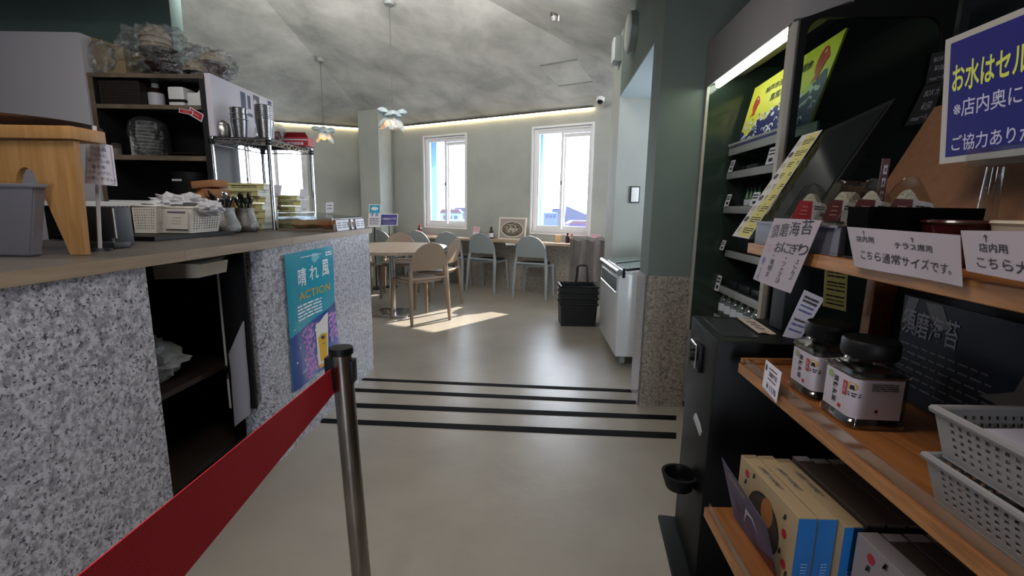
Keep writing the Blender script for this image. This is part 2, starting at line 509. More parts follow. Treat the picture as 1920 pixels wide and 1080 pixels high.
# unseen eave slab added above the seating windows to shorten the sun patch
b = MB(); b.prism([WP(-1.6, .31, 2.33), WP(2.8, .31, 2.33), WP(2.8, .93, 2.33), WP(-1.6, .93, 2.33)], (0, 0, .12), M_white); struct(b.build('eave_blocker', smooth=0))

# column in the corner between the two walls
cp = [PY(674, 300, 7.62), PY(711, 300, 7.42), PY(733, 300, 7.78)]
cp = [V((p.x, p.y, 0)) for p in cp]
b = MB(); b.prism([cp[0], cp[1], cp[2], CORNER + V((.25, .3, 0)), CORNER + V((-.3, .1, 0))], (0, 0, 2.72), M_plaster, bev=.0)
struct(b.build('column', smooth=0))

# right wall: pillar, recess, far piece
ALC0, ALC1, ALCZ, R_END = .235, 1.56, 2.185, 2.12
b = MB()
b.prism([RP(0), RP(ALC0), RP(ALC0, 1.1), RP(0, 1.1)], (0, 0, 4.2), M_pillar)
b.prism([RP(ALC0, 0, ALCZ), RP(ALC1, 0, ALCZ), RP(ALC1, 1.1, ALCZ), RP(ALC0, 1.1, ALCZ)], (0, 0, 2.0), M_pillar)
b.prism([RP(ALC1), RP(R_END), RP(R_END, .95), RP(ALC1, 1.1)], (0, 0, 4.2), M_plaster)
b.prism([RP(ALC0 + .001, .001, ALCZ - .012), RP(ALC1 - .001, .001, ALCZ - .012), RP(ALC1 - .001, 1.095, ALCZ - .012), RP(ALC0 + .001, 1.095, ALCZ - .012)], (0, 0, .0115), mat('recess skylight tint', '#b4c4cc', .7))  # pale blue stands in for window light on the recess ceiling
struct(b.build('wall_right', smooth=0))
# back of the recess with its window opening
wall('wall_recess', lambda t, o=0, z=0: RP(t, 1.1 + o, z), 0.0, ALC1 + .05, 0, 2.5, [(.45, 1.35, 1.0, 2.1)], .15, M_plaster)
# granite skirting on the pillar
gh = .815
b = MB(); b.prism([RP(-.012, -.012), RP(-.012, .262), RP(-.002, .262), RP(-.002, -.012)], (0, 0, gh), M_granP)
struct(b.build('trim_1', smooth=0))
b = MB(); b.prism([RP(-.012, -.012), RP(-.012, -.001), RP(ALC0, -.001), RP(ALC0, -.012)], (0, 0, gh), M_granL)
struct(b.build('trim_2', smooth=0))

# closing walls of the kitchen and the shop
b = MB(); b.box((-7.5, 3.72, 0), (-2.585, 3.85, 4.2), M_green); struct(b.build('wall_kitchen', smooth=0))
b = MB(); b.box((-7.6, -3, 0), (-5.2, 9, 4.2), M_green); struct(b.build('wall_side', smooth=0))
M_shopdark = mat('dark shop wall', '#2b2e31', .7)
b = MB(); b.box((1.95, -3, 0), (2.1, 2.72, 2.8), M_shopdark); struct(b.build('wall_shop', smooth=0))
b = MB()
for lo, hi in (((-7.5, -3.05, 0), (-.55, -2.9, 2.8)), ((-.05, -3.05, 0), (2.1, -2.9, 2.8)), ((-.55, -3.05, 1.9), (-.05, -2.9, 2.8))): b.box(lo, hi, M_shopdark)
struct(b.build('wall_entrance', smooth=0))
b = MB()
b.box((1.9, 2.72, 0), (2.1, 2.9, 4), M_plaster)
struct(b.build('wall_corner', smooth=0))
# right wall of the seating area with its own window, out of sight round the corner
wall('wall_seating', lambda t, o=0, z=0: V((2.6 + o, t, z)), 4.45, 6.0, 0, 3.6, [(4.7, 5.2, .9, 2.2)], .15, M_plaster)

# windows
def window(n, P, W, parts=2, off=.02):
    t0, t1, z0, z1 = W
    def bx(b, a, c, za, zb, o0, o1, m): b.prism([P(a, o0, za), P(c, o0, za), P(c, o0, zb), P(a, o0, zb)], P(a, o1, 0) - P(a, o0, 0), m)
    b = MB(); c = .028
    for a, d, za, zb in ((t0 - c, t0, z0 - c, z1 + c), (t1, t1 + c, z0 - c, z1 + c), (t0, t1, z1, z1 + c), (t0, t1, z0 - c, z0)):
        bx(b, a, d, za, zb, -.014, .02, M_white)
    w = .045                                                           # fixed frame
    for a, d, za, zb in ((t0, t0 + w, z0, z1), (t1 - .03, t1, z0, z1), (t0 + w, t1 - .03, z1 - .03, z1), (t0 + w, t1 - .03, z0, z0 + .055)):
        bx(b, a, d, za, zb, .02, .10, M_white)
    root = struct(b.build('window_%d' % n, smooth=0)); root['label'] = ''
    del root['label']
    xs = [t0 + w + (t1 - .03 - t0 - w) * i / parts for i in range(parts + 1)]
    for i in range(parts):
        a, d = xs[i], xs[i + 1]
        o = .045 if i % 2 == 0 else .075; s = MB(); f = .03
        top = z1 - .03 - (.10 if i % 2 else .035)
        if i % 2:
            bx(s, a, d, z1 - .075, z1 - .03, o - .03, o + .02, M_white); bx(s, a, d, z1 - .13, z1 - .085, o - .02, o + .02, M_white)
        else: bx(s, a, d, z1 - .07, z1 - .03, o - .012, o + .012, M_white)
        bx(s, a, a + f, z0 + .055, top, o - .012, o + .012, M_white); bx(s, d - f, d, z0 + .055, top, o - .012, o + .012, M_white)
        bx(s, a + f, d - f, z0 + .055, z0 + .095, o - .012, o + .012, M_white)
        sash = s.build('sash', root, world=False, smooth=0)
        g = MB(); bx(g, a + f * .5, d - f * .5, z0 + .08, top + .005, o - .002, o + .002, M_glass); g.build('glass_pane', sash, world=False, smooth=0)
        if i == 0:
            h = MB(); bx(h, d - .022, d - .008, (z0 + z1) / 2 - .05, (z0 + z1) / 2 - .0, o - .03, o - .012, M_dkgrey); h.build('latch', sash, world=False)
    return root
window(1, WP, W1); window(2, WP, W2); window(3, LP, W3, 3)

# light portals of the openings: they only guide the sky's light in
def portal(c, d, w, h):
    o = lamp('daylight_portal', 'AREA', c, 1, (1, 1, 1), d, w, h); o.data.cycles.is_portal = True
for P, W, n in ((WP, W1, WN), (WP, W2, WN), (LP, W3, BN)):
    portal(P((W[0] + W[1]) / 2, .25, (W[2] + W[3]) / 2), -n, W[1] - W[0], W[3] - W[2])
portal(RP(.9, 1.3, 1.55), -RN, .9, 1.1)
portal((2.8, 4.95, 1.55), (-1, 0, 0), .5, 1.3)
portal((-.3, -3.1, .95), (0, 1, 0), .5, 1.9)

# warm cove strips along the tops of the walls
def cove(label, P, a, c):
    t = put('cove_light', label, 'strip light', 'warm strip lights at the ceiling edge', P((a + c) / 2, 0, 2.45))
    b = MB(); b.prism([P(a, -.030, 2.473), P(c, -.030, 2.473), P(c, -.012, 2.473), P(a, -.012, 2.473)], (0, 0, .012), M_warm); b.build('diffuser', t, smooth=0)
    b = MB(); b.prism([P(a, -.04, 2.486), P(c, -.04, 2.486), P(c, -.002, 2.486), P(a, -.002, 2.486)], (0, 0, .01), M_dkgrey); b.build('channel', t, smooth=0)
cove('long warm strip light along the ceiling edge above the two windows', WP, TW_C + .62, 1.98)
cove('warm strip light along the ceiling edge left of the corner column', LP, -.2, 1.27)

# flush access hatch, dome camera and spotlight on the sloping ceiling
CA = V((WN.x * SL, WN.y * SL, 1)).normalized()                     # normal of window-side ceiling field
def CPX(x, y): return PP(x, y, WP(0, 0, 2.5), CA)
hq = [CPX(1047, 161), CPX(1112, 152), CPX(1083, 111), CPX(1012, 123)]
t = put('ceiling_hatch', 'square access hatch flush in the sloping ceiling', 'hatch', None, hq[0])
b = MB(); pos = flat(hq[0] - CA * .002, hq[1] - CA * .002, hq[3] - CA * .002, hq[2] - CA * .002); b.grid(pos, 1, 1, M_ceil, .004); b.build('panel', t, smooth=0)
b = MB(); M_gap = mat('hatch gap', '#6d6a62', .6)
for i in range(4):
    A = hq[i] - CA * .004; B = hq[(i + 1) % 4] - CA * .004
    b.tube([A, B], .004, M_gap if i % 2 == 0 else M_ceil, 6)
b.build('frame', t)
cpt = CPX(1126, 184)
t = put('security_camera', 'small white dome camera on the ceiling edge above the right window', 'camera', None, cpt)
b = MB(); b.lathe([(0, .0), (.052, .0), (.055, -.03), (.045, -.05), (0, -.05)], cpt + CA * .01, M_whitep, 20, axis=CA); b.build('housing', t)
b = MB(); b.lathe([(.036, -.045), (.034, -.065), (.02, -.08), (0, -.083)], cpt + CA * .01, M_blackg, 18, axis=CA); b.build('lens_dome', t)
q = CPX(1040, -6)
t = put('ceiling_spotlight', 'small grey cylinder spotlight hanging at the top of the ceiling', 'spotlight', None, q)
b = MB(); b.cyl(q + V((0, 0, .02)), q + V((0, 0, -.16)), .034, .034, mat('spot grey', '#35322f', .5), 18); b.build('barrel', t)
b = MB(); b.cyl(q + V((0, 0, -.16)), q + V((.004, 0, -.20)), .028, .02, mat('spot lens', '#8a8784', .4), 16); b.build('bulb', t)
b = MB(); b.box((q.x + .036, q.y - .01, q.z - .2), (q.x + .046, q.y + .01, q.z + .03), M_whitep, .002); b.build('bracket', t)

# floor strips
def strip(label, l0, r0, l1, r1):
    b = MB(); b.prism([PZ(*l0, 0), PZ(*r0, 0), PZ(*r1, 0), PZ(*l1, 0)], (0, 0, .003), M_blacks)
    o = b.build('floor_strip', smooth=0); tag(o, label, 'floor strip', 'black strips across the floor')
strip('farthest of the four black strips across the floor', (672, 709), (1186, 731), (672, 713), (1186, 736))
strip('second black floor strip from the far end', (655, 728), (1192, 752), (655, 734), (1192, 758))
strip('third black floor strip from the far end', (632, 755), (1268, 780), (632, 763), (1268, 788))
strip('nearest of the four black strips across the floor', (601, 785), (1268, 812), (601, 793), (1268, 823))

# the view outside: sea, town and roofs far below
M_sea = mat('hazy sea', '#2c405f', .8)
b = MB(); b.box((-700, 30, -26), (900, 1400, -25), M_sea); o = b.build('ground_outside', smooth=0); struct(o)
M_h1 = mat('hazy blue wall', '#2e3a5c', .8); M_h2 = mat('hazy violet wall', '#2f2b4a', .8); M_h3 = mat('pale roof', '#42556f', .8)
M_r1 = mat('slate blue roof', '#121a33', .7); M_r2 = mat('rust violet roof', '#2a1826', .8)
def house(label, x0, x1, ytop, yb, D, mw, mr, shed=0, ridge=.25):
    a = PY(x0, ytop, D); c = PY(x1, ytop, D); base = PY(x0, yb, D).z; w = c.x - a.x; dp = w * .8
    t = put('house', label, 'house', 'houses seen through the windows', (a.x + w / 2, D, base - 8))
    b = MB(); b.box((a.x, D, base - 8), (c.x, D + dp, a.z - w * ridge), mw); b.build('wall', t, smooth=0)
    z0 = a.z - w * ridge; b = MB()
    if shed: prof = [(a.x - .05 * w, D - .1, z0), (a.x, D - .1, a.z), (c.x + .05 * w, D - .1, z0)]
    else: prof = [(a.x - .05 * w, D - .1, z0), (a.x + w / 2, D - .1, a.z), (c.x + .05 * w, D - .1, z0)]
    if shed == 2: prof = [(a.x - .05 * w, D - .1, z0), (a.x + w * .1, D - .1, a.z), (c.x - w * .1, D - .1, a.z), (c.x + .05 * w, D - .1, z0)]
    b.prism(prof, (0, dp + .2, 0), mr); b.build('roof', t, smooth=0)
    b = MB()
    for k in range(3):
        xx = a.x + w * (.16 + .26 * k); b.box((xx, D - .04, z0 - w * .3), (xx + w * .15, D + .02, z0 - w * .12), M_r1)
    b.build('window', t, smooth=0)
house('house with a steep slate blue roof sloping down to the right', 1062, 1130, 386, 440, 26, M_h2, M_r1, 1, .42)
house('low house with rust coloured roof in front of the slate blue roof', 1068, 1128, 414, 440, 20, M_h2, M_r2, 2, .10)
house('pale flat-roofed house left in the right window view', 1020, 1046, 398, 440, 60, M_h1, M_h3, 2, .08)
house('blue house behind the pale flat-roofed house', 1036, 1062, 391, 440, 110, M_h1, M_r1, 2, .10)
house('long house with violet roof in the left window view', 825, 864, 392, 440, 46, M_h3, M_r2, 2, .18)
house('house with blue roof at the right of the left window view', 851, 882, 389, 440, 70, M_h1, M_r1, 2, .16)
house('low pale house at the bottom of the left window view', 830, 880, 412, 440, 30, M_h3, M_h1, 2, .06)

# ------------------------------------------------------------------ seating area: bench, chairs, table
M_benchtop = wood('pale bench wood', '#a08a72', '#b39c82', axis=0)
BT0, BT1 = -1.44, 2.2
t = put('window_bench', 'long pale wooden counter bench under the two windows', 'counter', None, WP((BT0 + BT1) / 2))
b = MB(); b.prism([WP(BT0, -.36, .715), WP(BT1, -.36, .715), WP(BT1, -.001, .715), WP(BT0, -.001, .715)], (0, 0, .035), M_benchtop, bev=.004); b.build('worktop', t)
b = MB(); b.prism([WP(BT0, -.014, 0), WP(BT1, -.014, 0), WP(BT1, -.002, 0), WP(BT0, -.002, 0)], (0, 0, .714), M_granP); b.build('front_panel', t, smooth=0)
for k, tt in enumerate((.95, 1.42)):
    b = MB(); q = WP(tt, -.33, .700); b.box(q - V((.07, .03, .014)), q + V((.07, .03, .0145)), M_whitep, .003)
    b.build('socket_strip', t)

M_ch_tan = mat('tan chair plastic', '#8b7866', .5); M_ch_blue = mat('grey blue chair plastic', '#8f9799', .5)
M_pad = mat('dark seat pad', '#23282c', .8); M_padtan = mat('taupe seat', '#78695f', .6)


def make_chair(label, m, mpad, group):
    t = put('dining_chair', label, 'chair', group)
    z0, z1 = .555, .845
    def pos(u, v):
        w = .218 * (max(0.0, 1 - max(0.0, v) ** 2.3)) ** .5 + .002
        if v < .12: w *= .93 + .07 * v / .12
        x = (2 * u - 1) * w
        return V((x, -.205 - .065 * v - .028 * (1 - (x / .22) ** 2), z0 + (z1 - z0) * v))
    b = MB(); b.grid(pos, 16, 14, m, .014); b.build('backrest', t, world=False)
    # seat: rounded square, slightly dished
    def sp(u, v):
        a = 2 * u - 1; c = 2 * v - 1
        x = a * math.sqrt(max(.1, 1 - .32 * c * c)); y = c * math.sqrt(max(.1, 1 - .32 * a * a)) * .92 - .02
        return V((x * (.222 - .006 * c), y * .225, .452 - .010 * (1 - a * a) * (1 - c * c)))
    b = MB(); b.grid(sp, 14, 14, m, .024)
    b.tube([(-.212, -.185, .47), (-.19, -.228, .472), (0, -.243, .474), (.19, -.228, .472), (.212, -.185, .47)], .014, m, 8)
    b.build('seat', t, world=False)
    b = MB(); b.grid(lambda u, v: sp(u * .9 + .05, v * .9 + .05) + V((0, 0, .014)), 12, 12, mpad, .012); b.build('seat_pad', t, world=False)
    for s in (-1, 1):
        b = MB(); b.tube([(s * .232, -.262, 0), (s * .226, -.245, .2), (s * .217, -.225, .42), (s * .206, -.214, .52), (s * .196, -.216, .60)], [.016, .020, .025, .022, .010], m, 8)
        b.build('leg', t, world=False)
    for s in (-1, 1):
        b = MB(); b.tube([(s * .222, .178, 0), (s * .214, .166, .2), (s * .200, .15, .44)], [.014, .019, .025], m, 8)
        b.build('leg', t, world=False)
    return t


def heading(l, r):
    a = PZ(*l, 0); c = PZ(*r, 0); d = (c - a).normalized(); h = V((-d.y, d.x, 0)); return (a + c) / 2 + h * .235, math.atan2(-h.x, h.y)
G_B = 'grey blue chairs along the window bench'; G_T = 'tan chairs at the table'
cb = make_chair('grey blue chair nearest the right window, third leg pair from the black baskets', M_ch_blue, M_pad, G_B)
p, rz = heading((963, 557), (1023, 562)); cb.location = p; cb.rotation_euler.z = rz
cb['label'] = 'grey blue chair in front of the right window, right of the food photo'
p, rz = heading((876, 544), (929, 550)); dup(cb, 'grey blue chair between the two windows, left of the food photo', p, rz)
for lab, x, y, a in (('grey blue chair below the left window, beside the bottom right of its frame', -.90, 6.95, -12),
                     ('grey blue chair below the left edge of the left window', -1.36, 7.24, -22),
                     ('grey blue chair farthest left along the bench, in front of the purple sign', -1.93, 7.25, -24),
                     ('grey blue chair at the right end of the bench under a grey towel', 1.02, 5.80, -14)):
    dup(cb, lab, (x, y, 0), math.radians(a))
ct = make_chair('tan chair nearest the camera with its back to the sunlit floor', M_ch_tan, M_padtan, G_T)
a0, a1 = PZ(775, 612), PZ(840, 600); d = (a1 - a0).normalized(); h = V((-d.y, d.x, 0)); ct.location = (a0 + a1) / 2 + h * .255; ct.rotation_euler.z = math.atan2(-h.x, h.y)
dup(ct, 'tan chair standing behind the nearest tan chair, at the right end of the table', (-.93, 5.50, 0), math.radians(78))
dup(ct, 'tan chair on the far side of the table with its back to the bench', (-1.52, 6.10, 0), math.radians(188))
dup(ct, 'tan chair at the far left of the table, half hidden by the counter', (-2.0, 5.95, 0), math.radians(215))

M_tt = wood('tan table top', '#9d8a77', '#ad9a86', axis=1, scale=.7)
t = put('dining_table', 'tan rounded table top on a chrome pedestal beside the counter end', 'table', None, (-1.34, 5.1, 0))
pts = []
for i in range(48):
    a = 2 * PI * i / 48; c, s_ = math.cos(a), math.sin(a); e = 2 / 2.4
    pts.append((-1.38 + .60 * abs(c) ** e * (1 if c > 0 else -1), 5.33 + .72 * abs(s_) ** e * (1 if s_ > 0 else -1), .705))
b = MB(); b.prism(pts, (0, 0, .030), M_tt, bev=.004); b.build('tabletop', t)
b = MB(); b.cyl((-1.34, 5.08, .016), (-1.34, 5.08, .70), .035, .035, M_chrome, 20); b.build('pedestal', t)
b = MB(); b.box((-1.54, 4.87, 0), (-1.14, 5.29, .016), M_chrome, .004); b.build('base_plate', t)
b = MB(); b.box((-1.5, 4.92, .685), (-1.18, 5.24, .7045), M_dkgrey, .003); b.build('mounting_plate', t)

# grey towel over the last bench chair
M_towel = mat('grey brown towel', '#7d7672', .95, noise_amt=.25, noise_scale=5, stretch=(14, 1, 1), bump=.6, bump_scale=90)
def tow(u, v):
    x = (u - .5) * .50
    zz = .865 - abs(v - .55) * 1.0
    zz = min(.868, zz + .02)
    y = -.335 + (.0 if v < .55 else .165) - (.045 * (.55 - v) if v < .55 else 0) + .02 * math.sin(u * 19) * (1 if v < .5 else .3) + .06 * max(0, (zz - .55)) * -1 + .0
    if abs(v - .55) < .05: y = -.335 + (v - .5) * 1.65
    c = math.cos(-.244); s_ = math.sin(-.244)
    return V((1.02 + x * c - y * s_, 5.80 + x * s_ + y * c, zz + .012 * math.sin(u * 19 + 1)))
b = MB(); b.grid(tow, 40, 30, M_towel, .006); o = b.build('towel'); tag(o, 'grey brown towel draped over the chair back by the white freezer', 'towel')

# stack of black shopping baskets
M_bask = mat('black basket plastic', '#0d0e10', .42)
bq = PZ(1048, 612); bx0, by0 = bq.x, bq.y
def basket(z, h, label, first=None):
    if first is not None: return dup(first, label, (bx0 + .2, by0 + .15, z))
    t = put('shopping_basket', label, 'basket', 'black shopping baskets in a stack', (bx0 + .2, by0 + .15, z))
    b = MB(); w, d = .188, .150
    lo = [(-w + .01, -d + .01), (w - .01, -d + .01), (w - .01, d - .01), (-w + .01, d - .01)]; hi = [(-w, -d), (w, -d), (w, d), (-w, d)]
    A = [b.v((x, y, 0)) for x, y in lo]; B = [b.v((x, y, h)) for x, y in hi]
    A2 = [b.v((x * .96, y * .96, .006)) for x, y in lo]; B2 = [b.v((x * .96, y * .96, h)) for x, y in hi]
    b.face(A[::-1], M_bask); b.face(A2, M_bask)
    for i in range(4):
        j = (i + 1) % 4; b.face([A[i], A[j], B[j], B[i]], M_bask); b.face([A2[j], A2[i], B2[i], B2[j]], M_bask); b.face([B[i], B[j], B2[j], B2[i]], M_bask)
    b.build('bin', t, world=False, smooth=0)
    b = MB(); b.tube([(-w - .006, -d - .006, h - .006), (w + .006, -d - .006, h - .006), (w + .006, d + .006, h - .006), (-w - .006, d + .006, h - .006)], .0105, M_bask, 6, closed=True)
    b.build('rim', t, world=False)
    return t
b0 = basket(0, .24, 'lowest of the stacked black shopping baskets')
for k, lb in enumerate(('second from the bottom of the stacked black shopping baskets', 'third from the bottom of the stacked black shopping baskets', 'topmost black shopping basket with its handle up')):
    bb = basket(.06 * (k + 1), .24, lb, b0)
b = MB(); b.tube([(bx0 + .20, by0 + .31, .40), (bx0 + .21, by0 + .32, .50), (bx0 + .215, by0 + .32, .585), (bx0 + .24, by0 + .32, .60), (bx0 + .30, by0 + .32, .60), (bx0 + .325, by0 + .32, .585), (bx0 + .33, by0 + .31, .40)], .013, M_bask, 8)
b.build('handle', bb)

# white chest freezer
M_fz = mat('white enamel', '#dedfe2', .28, coat=.3); M_fzg = mat('freezer grey trim', '#8e9297', .35)
M_frost = mat('dark freezer glass', '#7f878b', .15)
f0 = V((.80, 3.385, 0)); fu = V((.037, .9993, 0)).normalized(); fv = V((fu.y, -fu.x, 0)); FL = .84
def FP(u, v, z): return f0 + fu * u + fv * v + V((0, 0, z))
t = put('chest_freezer', 'white chest freezer with glass lid standing in the wall recess', 'freezer', None, FP(FL / 2, .3, 0))
prof = [(0.0, .085), (-.006, .64), (-.004, .715), (.05, .745), (.60, .815), (.60, .085)]
b = MB(); b.prism([FP(0, v, z) for v, z in prof], fu * FL, M_fz, bev=.012); b.build('body', t)
b = MB(); b.prism([FP(.06, -.0095, .585), FP(FL - .06, -.0095, .585), FP(FL - .06, -.0115, .688), FP(.06, -.0115, .688)], fv * .006, M_frost); b.build('front_window', t, smooth=0)
b = MB(); b.tube([FP(.05, -.012, .575), FP(FL - .05, -.012, .575)], .007, M_chrome, 8); b.build('trim_rail', t)
b = MB(); b.tube([FP(.0, .0, .737), FP(FL, .0, .737)], .026, M_chrome, 14); b.build('handle', t)
for a, c in ((.03, FL / 2 - .005), (FL / 2 + .005, FL - .03)):
    b = MB(); b.prism([FP(a, .055, .752), FP(c, .055, .752), FP(c, .57, .8175), FP(a, .57, .8175)], (0, 0, .006), mat('lid glass', '#8fa09d', .06)); o = b.build('glass_lid', t, smooth=0)
    b = MB(); b.tube([FP(a, .05, .757), FP(a, .575, .823)], .006, M_black, 6); b.build('lid_seal', o)
b = MB(); b.prism([FP(-.004, .30, .10), FP(-.004, .304, .10), FP(-.004, .304, .76), FP(-.004, .30, .76)], fu * .006, M_fzg); b.build('panel_seam', t, smooth=0)
b = MB(); b.box((0, 0, 0), (.02, .012, .07), M_black, .002, Matrix.Translation(FP(-.012, .02, .70))); b.build('lock', t)
for u, v in ((.09, .07), (FL - .09, .07), (.09, .53), (FL - .09, .53)):
    c = FP(u, v, .045); b = MB(); b.cyl(c - fv * .014, c + fv * .014, .044, .044, mat('caster grey', '#9aa09c', .5), 18); w = b.build('wheel', t)
    b = MB(); b.box(c - V((.018, .02, -.02)), c + V((.018, .02, .045)), M_fzg, .003); b.build('fork', w)
# small plastic bag on the freezer lid at the recess corner
def crumple(c, rx, ry, rz, m, seed=0, amp=.22, nu=26, nv=16, freq=3.2):
    b = MB(); c = V(c)
    rings = []
    for j in range(nv + 1):
        th = PI * j / nv; row = []
        for i in range(nu):
            ph = 2 * PI * i / nu; d = V((math.sin(th) * math.cos(ph), math.sin(th) * math.sin(ph), math.cos(th)))
            k = 1 + amp * (noise.noise(d * freq + V((seed * 7.1, 0, 0))) + .5 * noise.noise(d * freq * 2.3 + V((0, seed * 3.3, 0))))
            row.append(b.v((c.x + d.x * rx * k, c.y + d.y * ry * k, c.z + max(-rz * .98, d.z * rz * k))))
        rings.append(row)
    for j in range(nv):
        for i in range(nu):
            k = (i + 1) % nu; b.face([rings[j][i], rings[j][k], rings[j + 1][k], rings[j + 1][i]], m)
    bmesh.ops.remove_doubles(b.bm, verts=b.bm.verts[:], dist=1e-5)
    return b
M_bagw = clear('milky plastic bag', gloss=.2, rough=.2, bump=.6, haze=.55, alpha_col='#cfd2d4')
fb = FP(.70, .42, .82)
o = crumple(fb + V((0, 0, .05)), .09, .08, .045, M_bagw, 4).build('plastic_bag'); tag(o, 'crumpled pale plastic bag lying on the freezer lid', 'bag')

# switch plate in the recess and round/square fittings on the right wall
q = PP(1190, 365, RP(ALC1), RD)
t = put('wall_switch', 'small white wall switch with dark frame on the recess wall', 'switch', None, q)
b = MB(); b.box(q - V((.045, .008, .075)), q + V((.045, -.001, .075)), M_dkgrey, .003); b.build('frame', t)
b = MB(); b.box(q - V((.034, .013, .064)), q + V((.034, -.007, .064)), M_whitep, .003); b.build('rocker', t)
M_fit = mat('pale fitting', '#c9cbc8', .45); M_fitd = mat('fitting rim', '#7d827f', .5)
ca = RP(.98, 0, 2.50)
t = put('wall_fitting', 'round pale disc fitting with thick rim high on the right wall', 'wall fitting', None, ca)
b = MB(); b.cyl(ca, ca - RN * .045, .145, .140, M_fitd, 40); b.build('rim', t)
b = MB(); b.cyl(ca - RN * .045, ca - RN * .055, .130, .122, M_fit, 40); b.build('face', t)
ca = RP(1.66, 0, 2.585)
t = put('wall_fitting', 'small square grey fitting behind the round disc on the right wall', 'wall fitting', None, ca)
b = MB(); b.prism([ca + RD * -.075 + V((0, 0, -.105)), ca + RD * .075 + V((0, 0, -.105)), ca + RD * .075 + V((0, 0, .105)), ca + RD * -.075 + V((0, 0, .105))], -RN * .055, M_fitd, bev=.006); b.build('housing', t)
b = MB(); ca = ca - RN * .055; b.prism([ca + RD * -.065 + V((0, 0, -.095)), ca + RD * .065 + V((0, 0, -.095)), ca + RD * .065 + V((0, 0, .095)), ca + RD * -.065 + V((0, 0, .095))], -RN * .02, M_fit, bev=.008); b.build('cover', t)

# pendant lamps made of scalloped glass petals
M_petal = clear('textured petal glass', tint='#e8eef0', gloss=.22, rough=.15, bump=1.2, haze=.42, alpha_col='#c8d6da')
M_cord = mat('pendant cord', '#4a4741', .6)
M_bulb = mat('amber bulb', '#ffb45a', .4, emit=3.0, emit_col='#ffa040')
def pendant(cx, cy, px_y, label, seed):
    top = V((cx, cy, 2.5 + SL * (V((cx, cy, 0)) - WA).dot(-WN)))
    lo, hi = 1.2, 3.0
    zc = PY(738, px_y, cy).z
    t = put('pendant_lamp', label, 'pendant lamp', 'petal pendant lamps', (cx, cy, zc))
    b = MB(); b.lathe([(0, -.03), (.045, -.028), (.055, -.01), (.055, .03), (0, .03)], top, M_fitd, 20); b.build('canopy', t)
    b = MB(); b.tube([(cx, cy, top.z), (cx, cy, zc + .08)], .0042, M_cord, 6); b.build('cord', t)
    b = MB(); b.cyl((cx, cy, zc + .10), (cx, cy, zc + .04), .018, .022, M_fitd, 14); b.build('socket', t)
    rnd = random.Random(seed)
    for k in range(8):
        low = k < 4
        az = 2 * PI * k / 4 + (0 if low else .6) + rnd.uniform(-.2, .2) if low else 2 * PI * (k - 4) / 4 + .4 + rnd.uniform(-.2, .2)
        down = math.radians(55 + rnd.uniform(-14, 14)) if low else math.radians(18 + rnd.uniform(-14, 14))
        Lp, Wp = (.185, .092) if low else (.125, .082)
        q = Matrix.Rotation(az, 3, 'Z') @ Matrix.Rotation(down, 3, 'Y')
        c = V((cx, cy, zc + (.065 if low else .07)))
        def ps(u, v, Lp=Lp, Wp=Wp, q=q, c=c, k=k):
            v = max(0.0, min(1.0, v)); a = 2 * u - 1
            w = Wp * (max(.02, math.sin(PI * min(.93, .12 + .80 * v)))) ** .7
            x = .02 + Lp * v - .018 * a * a * v + .004 * math.cos(9 * a + k) * v; y = w * a * (1 + .05 * math.cos(14 * v))
            z = .052 * math.sin(PI * v * .8) - .055 * a * a * (w / Wp) + .0035 * math.cos(22 * a) * v
            return c + q @ V((x, y, z))
        b = MB(); b.grid(ps, 16, 12, M_petal, .003); b.build('petal', t)
    for a in range(3):
        az = a * 2.1 + seed; c = V((cx + .062 * math.cos(az), cy + .062 * math.sin(az), zc - .03))
        b = MB(); b.lathe([(0, .04), (.016, .035), (.028, .0), (.022, -.025), (0, -.034)], c, M_bulb, 14); b.build('bulb', t)
    return t
pendant(-1.251, 4.923, 226, 'petal pendant lamp hanging nearer, right of the ceiling crease', 1)
pendant(-2.49, 6.25, 254, 'petal pendant lamp hanging farther left beside the red boxes', 2)

# ------------------------------------------------------------------ small things on the bench
BZ = .7505
def stand(name, label, cat, x0, x1, yt, yb, o, draw, m, back=True, mb=None, lift=0):
    """upright card standing on the bench, o = distance from the wall; pixel span gives its place along the bench"""
    pl = WP(0, -o, 0)
    a = PP(x0, yb, pl, WN); c = PP(x1, yb, pl, WN); h = PP(x0, yt, pl, WN).z - a.z
    z = BZ + lift
    a.z = z; c.z = z
    n = -WN
    t = put(name, label, cat, None, (a + c) / 2)
    lean = WN * .03
    pos = flat(a, c, a + lean + V((0, 0, h)))
    b = MB(); b.grid(pos, 1, 1, m, .006); draw(b, pos); b.build('card', t, smooth=0, recalc=False)
    if back:
        mid = (a + c) / 2 + lean * .5
        b = MB(); b.prism([mid + V((0, 0, 0)) + WN * .008, mid + WN * .07, mid + WN * .02 + V((0, 0, h * .6))], WD * .01, mb or M_dkgrey); b.build('easel_leg', t, smooth=0)
    return t
M_pink = mat('pink print', '#d98a9c', .6); M_qr = mat('grey print', '#7d7a86', .7)
def d_pink(b, pos): b.bar(pos, .06, .94, .52, .95, M_pink); b.lines(pos, .15, .85, (.82, .70, .60), .04, M_paper, off=.001)
stand('table_card', 'pink and white card standing between the windows', 'card', 886, 897, 417, 437, .16, d_pink, M_paper)
stand('table_card', 'pink card standing at the right of the right window', 'card', 1108, 1124, 430, 448, .14, d_pink, M_paper)
M_food1 = mat('sepia bowl print', '#b3aa9b', .7); M_food2 = mat('dark food print', '#5d5548', .7); M_food3 = mat('pale food print', '#d3ccbd', .7)
